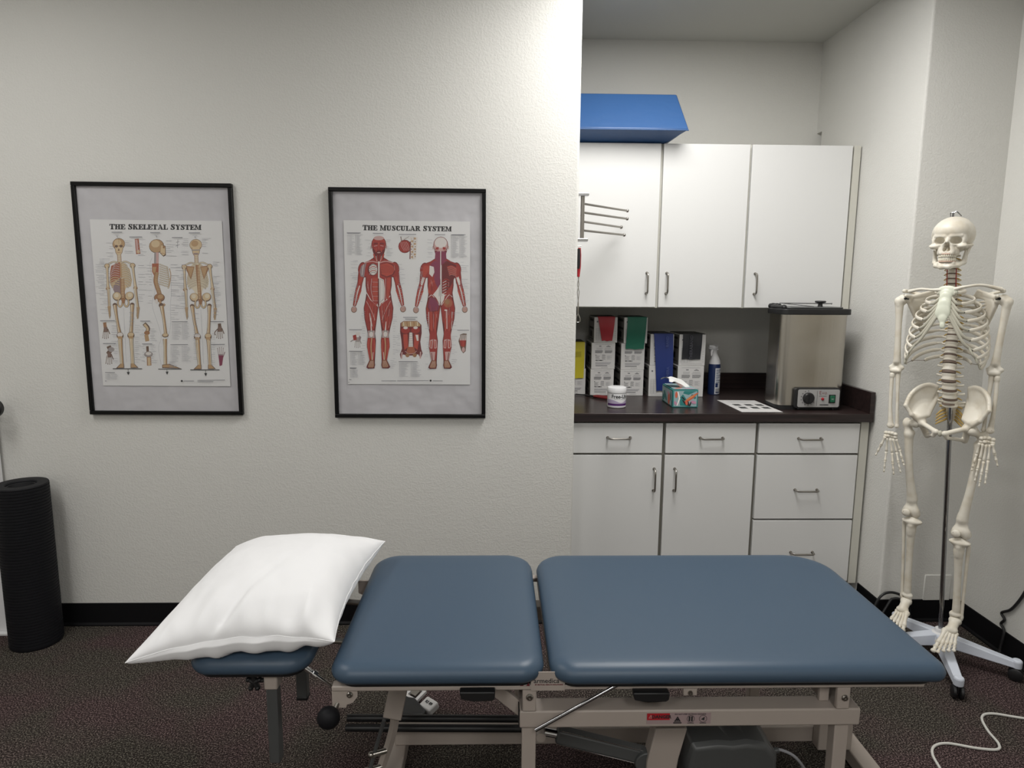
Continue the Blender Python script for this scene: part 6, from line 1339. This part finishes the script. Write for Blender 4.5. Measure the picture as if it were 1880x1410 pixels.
    # hips and thighs
    PS([(4, 722), (44, 686), (72, 684), (82, 730), (78, 790), (62, 858), (28, 862), (12, 800)], 'red')
    if back:
        D.poly(P([(-6, 716), (-30, 668), (-66, 662), (-76, 720), (-60, 752), (-12, 744)]), 'dred'); D.poly(P([(-8, 714), (-30, 672), (-63, 666), (-72, 718), (-58, 748), (-14, 740)]), 'pur')
        D.ell(cx_+44, 700+dy, 26, 26, 'rust'); D.ell(cx_+40, 692+dy, 14, 16, 'brown'); D.line([(cx_+24, 740+dy), (cx_+40, 742+dy)], 8, 'wh'); D.line([(cx_+36, 745+dy), (cx_+38, 850+dy)], 9, 'pk')
        CS([(24, 750), (30, 820), (28, 880)], 9, 'red2'); CS([(54, 748), (52, 820), (50, 880)], 11, 'red2'); CS([(40, 756), (40, 850)], 2, 'pk'); CS([(68, 750), (66, 850)], 3, 'wh'); CS([(40, 870), (24, 900), (26, 930)], 5, 'dred')
    else:
        for k, w in enumerate((7, 9, 8, 7)): CS([(16+k*14, 700+k*2), (22+k*14, 780), (30+k*8, 852)], [w*.5, w, w*.5], 'red2')
        CS([(70, 690), (44, 740), (20, 800)], 3, 'pk'); CS([(26, 716), (34, 790), (40, 850)], 1.6, 'dred'); CS([(56, 706), (62, 780), (52, 850)], 1.6, 'dred'); CS([(44, 810), (40, 866)], [3, 8], 'wh'); D.curve([(cx_-50, 760+dy), (cx_-44, 800+dy), (cx_-36, 838+dy)], [5, 9, 3], 'wh'); CS([(8, 706), (4, 722)], 4, 'wh')
    for k in range(70):      # muscle fibre striations
        s_ = rt_.choice((-1, 1)); z_ = rt_.random()
        if z_ < 0.4: x = rt_.uniform(14, 70); y = rt_.uniform(700, 820); CS2 = [(x, y), (x*0.96, y+20), (x*0.9, y+42)]
        elif z_ < 0.6: x = rt_.uniform(24, 58); y = rt_.uniform(915, 980); CS2 = [(x, y), (x, y+16), (x*.98, y+32)]
        elif z_ < 0.8: x = rt_.uniform(88, 110); y = rt_.uniform(480, 570); CS2 = [(x, y), (x+2, y+14), (x+4, y+26)]
        else: x = rt_.uniform(46, 66); y = rt_.uniform(560, 660); CS2 = [(x, y), (x-1, y+14), (x-2, y+26)]
        LN(s_, CS2, rt_.uniform(1.0, 2.0), rt_.choice(('dred', 'dred', 'red2', 'pk')))
    # knees, shanks, feet
    PS([(22, 862), (60, 862), (62, 905), (20, 905)], 'gr' if not back else 'red')
    if not back:
        for s in (-1, 1): D.ell(cx_+s*41, 884+dy, 11, 16, 'wh'); D.line([(cx_+s*26, 862+dy), (cx_+s*30, 905+dy)], 5, 'pk'); D.line([(cx_+s*56, 862+dy), (cx_+s*52, 905+dy)], 5, 'pk')
    PS([(18, 905), (62, 905), (66, 945), (60, 985), (50, 1040), (24, 1040), (16, 960)], 'red')
    if not back: CS([(38, 905), (42, 960), (36, 1040)], [7, 7, 6], 'tan'); CS([(54, 912), (58, 960), (48, 1030)], [9, 11, 4], 'red2'); CS([(24, 915), (22, 965), (28, 1030)], [8, 9, 3], 'red2'); CS([(30, 990), (34, 1044)], 3, 'wh')
    else:
        PS([(22, 915), (38, 910), (34, 975), (20, 960)], 'pk'); PS([(42, 910), (60, 916), (64, 955), (46, 975)], 'pk'); CS([(30, 920), (28, 960)], 6, 'red2'); CS([(52, 920), (54, 960)], 7, 'red2'); PS([(20, 965), (64, 965), (58, 985), (42, 976), (26, 985)], 'red'); PS([(28, 985), (58, 985), (46, 1050), (34, 1050)], 'pk'); CS([(50, 990), (42, 1050)], 4, 'dred')
    for s in (-1, 1):
        D.poly([(cx_+s*x, y+dy) for x, y in ((22, 1036), (50, 1036), (66, 1070), (64, 1084), (24, 1086), (18, 1066))], 'dred'); D.poly([(cx_+s*x, y+dy) for x, y in ((26, 1038), (47, 1038), (60, 1070), (56, 1080), (28, 1081), (23, 1066))], 'brown')
        for k in range(4): D.line([(cx_+s*(30+k*4), 1042+dy), (cx_+s*(30+k*9), 1078+dy)], 2, 'pk')
D = DR2(); muscle(D, 325, 0, False); fin(D, 'front_figure')
D = DR2(); muscle(D, 684, 6, True); fin(D, 'rear_figure')
D = DR2(); D.ell(476, 378, 38, 38, 'dred'); D.ell(475, 378, 34, 34, 'red')
for k in range(5): D.curve([(452+k*8, 352), (456+k*10, 375), (472+k*8, 402)], 2, 'pk')
D.line([(528, 325), (522, 452)], [44, 36, 36], 'wh'); D.line([(528, 325), (522, 452)], [2, 2], 'gr')
for k in range(8): D.ell(534-(k % 2)*16, 334+k*15, 6, 6, 'tan'); D.ell(514+(k % 2)*22, 338+k*14, 3, 3, 'dk')
D.curve([(452, 345), (480, 330), (516, 340)], 5, 'wh'); D.line([(508, 350), (506, 450)], 5, 'dred'); D.line([(452, 322), (456, 346)], 4, 'dk'); D.line([(470, 340), (500, 322)], 3, 'gr'); fin(D, 'diaphragm_diagram')
D = DR2(); D.poly([(452, 820), (470, 808), (550, 808), (574, 832), (576, 880), (568, 930), (574, 975), (582, 1000), (570, 1030), (556, 1005), (530, 1012), (490, 1012), (468, 1005), (456, 1032), (450, 1005), (462, 970), (458, 920), (450, 870)], 'dred')
D.poly([(458, 818), (474, 810), (548, 810), (568, 830), (566, 840), (512, 842), (458, 840)], 'tan')
for k in range(5): D.line([(470+k*20, 812), (472+k*20, 838)], 5, 'brown' if k % 2 else 'bone')
D.ell(482, 862, 26, 20, 'red'); D.ell(540, 862, 26, 20, 'red'); D.ell(482, 848, 13, 8, 'wh'); D.ell(540, 848, 13, 8, 'wh'); D.poly([(468, 886), (494, 884), (498, 960), (476, 980), (470, 930)], 'red2'); D.poly([(534, 884), (560, 886), (560, 930), (552, 980), (530, 960)], 'red2'); D.poly([(540, 890), (556, 890), (558, 925), (548, 925)], 'wh')
D.line([(513, 876), (513, 962)], [16, 24, 26], 'wh')
for k in range(6): D.line([(502, 886+k*13), (525, 886+k*13)], 2, 'gr')
D.poly([(495, 960), (532, 960), (540, 990), (514, 1004), (488, 990)], 'rust'); D.curve([(480, 985), (500, 1000), (528, 1000), (548, 985)], 3, 'pk'); D.ell(494, 1010, 12, 12, 'brown'); D.ell(536, 1010, 12, 12, 'brown'); D.line([(462, 990), (460, 1030)], 8, 'pk'); D.line([(570, 990), (568, 1030)], 8, 'pk'); fin(D, 'trunk_diagram')
D = DR2(); small_hand(D, 204, 900, .92, 'gr'); D.poly([(176, 890), (196, 884), (200, 915), (182, 920)], 'red'); D.poly([(214, 890), (226, 900), (220, 920), (210, 910)], 'mauve'); D.line([(182, 915), (164, 926)], 6, 'gr'); D.poly([(192, 872), (222, 872), (218, 890), (196, 890)], 'wh'); fin(D, 'hand_diagram')
D = DR2(); D.poly([(800, 890), (818, 884), (838, 886), (836, 940), (832, 990), (818, 1002), (806, 985), (790, 930)], 'dk'); D.poly([(796, 920), (834, 916), (830, 960), (804, 960)], 'red')
for k in range(5): D.line([(798+k*9, 892), (800+k*8, 925)], 4.5, 'wh')
D.ell(819, 980, 9, 15, 'pk'); D.line([(818, 930), (818, 965)], 8, 'red2'); fin(D, 'foot_diagram')
D = DR2()
table(D, 142, 308, 232, 425, 22); table(D, 742, 322, 838, 445, 22); table(D, 162, 990, 252, 1065, 14); table(D, 162, 1092, 205, 1140, 9); table(D, 446, 1054, 580, 1138, 16)
for a in ((155, 205, 455, 700, 8, -1), (245, 280, 330, 430, 9, -1), (370, 412, 340, 440, 8, 1), (440, 480, 480, 720, 9, 1), (540, 580, 500, 700, 9, -1), (590, 636, 340, 440, 9, -1), (800, 852, 470, 720, 9, 1), (410, 440, 770, 1060, 12, 1), (225, 250, 750, 1080, 12, -1), (590, 616, 760, 1070, 12, -1), (755, 800, 760, 860, 10, 1), (750, 790, 900, 1080, 11, 1), (395, 440, 1030, 1085, 10, 1), (425, 452, 880, 1000, 9, -1)): label_lines(D, *a)
for x, y, w in ((182, 300, 80), (322, 303, 60), (492, 310, 100), (680, 313, 60), (788, 314, 80), (510, 786, 82), (510, 796, 60), (194, 855, 74), (194, 982, 74), (818, 864, 68), (182, 1080, 40), (486, 1046, 84)): D.line([(x-w/2, y), (x+w/2, y+1)], 3.2, 'lab')
for x0_, x1_, y in ((345, 430, 1160), (436, 620, 1161), (642, 700, 1163), (158, 172, 1150), (154, 160, 1166)): D.line([(x0_, y), (x1_, y+1)], 2.8, 'lab')
D.ell(630, 1162, 6, 6, 'ink'); stuff(fin(D, 'caption_lines'))
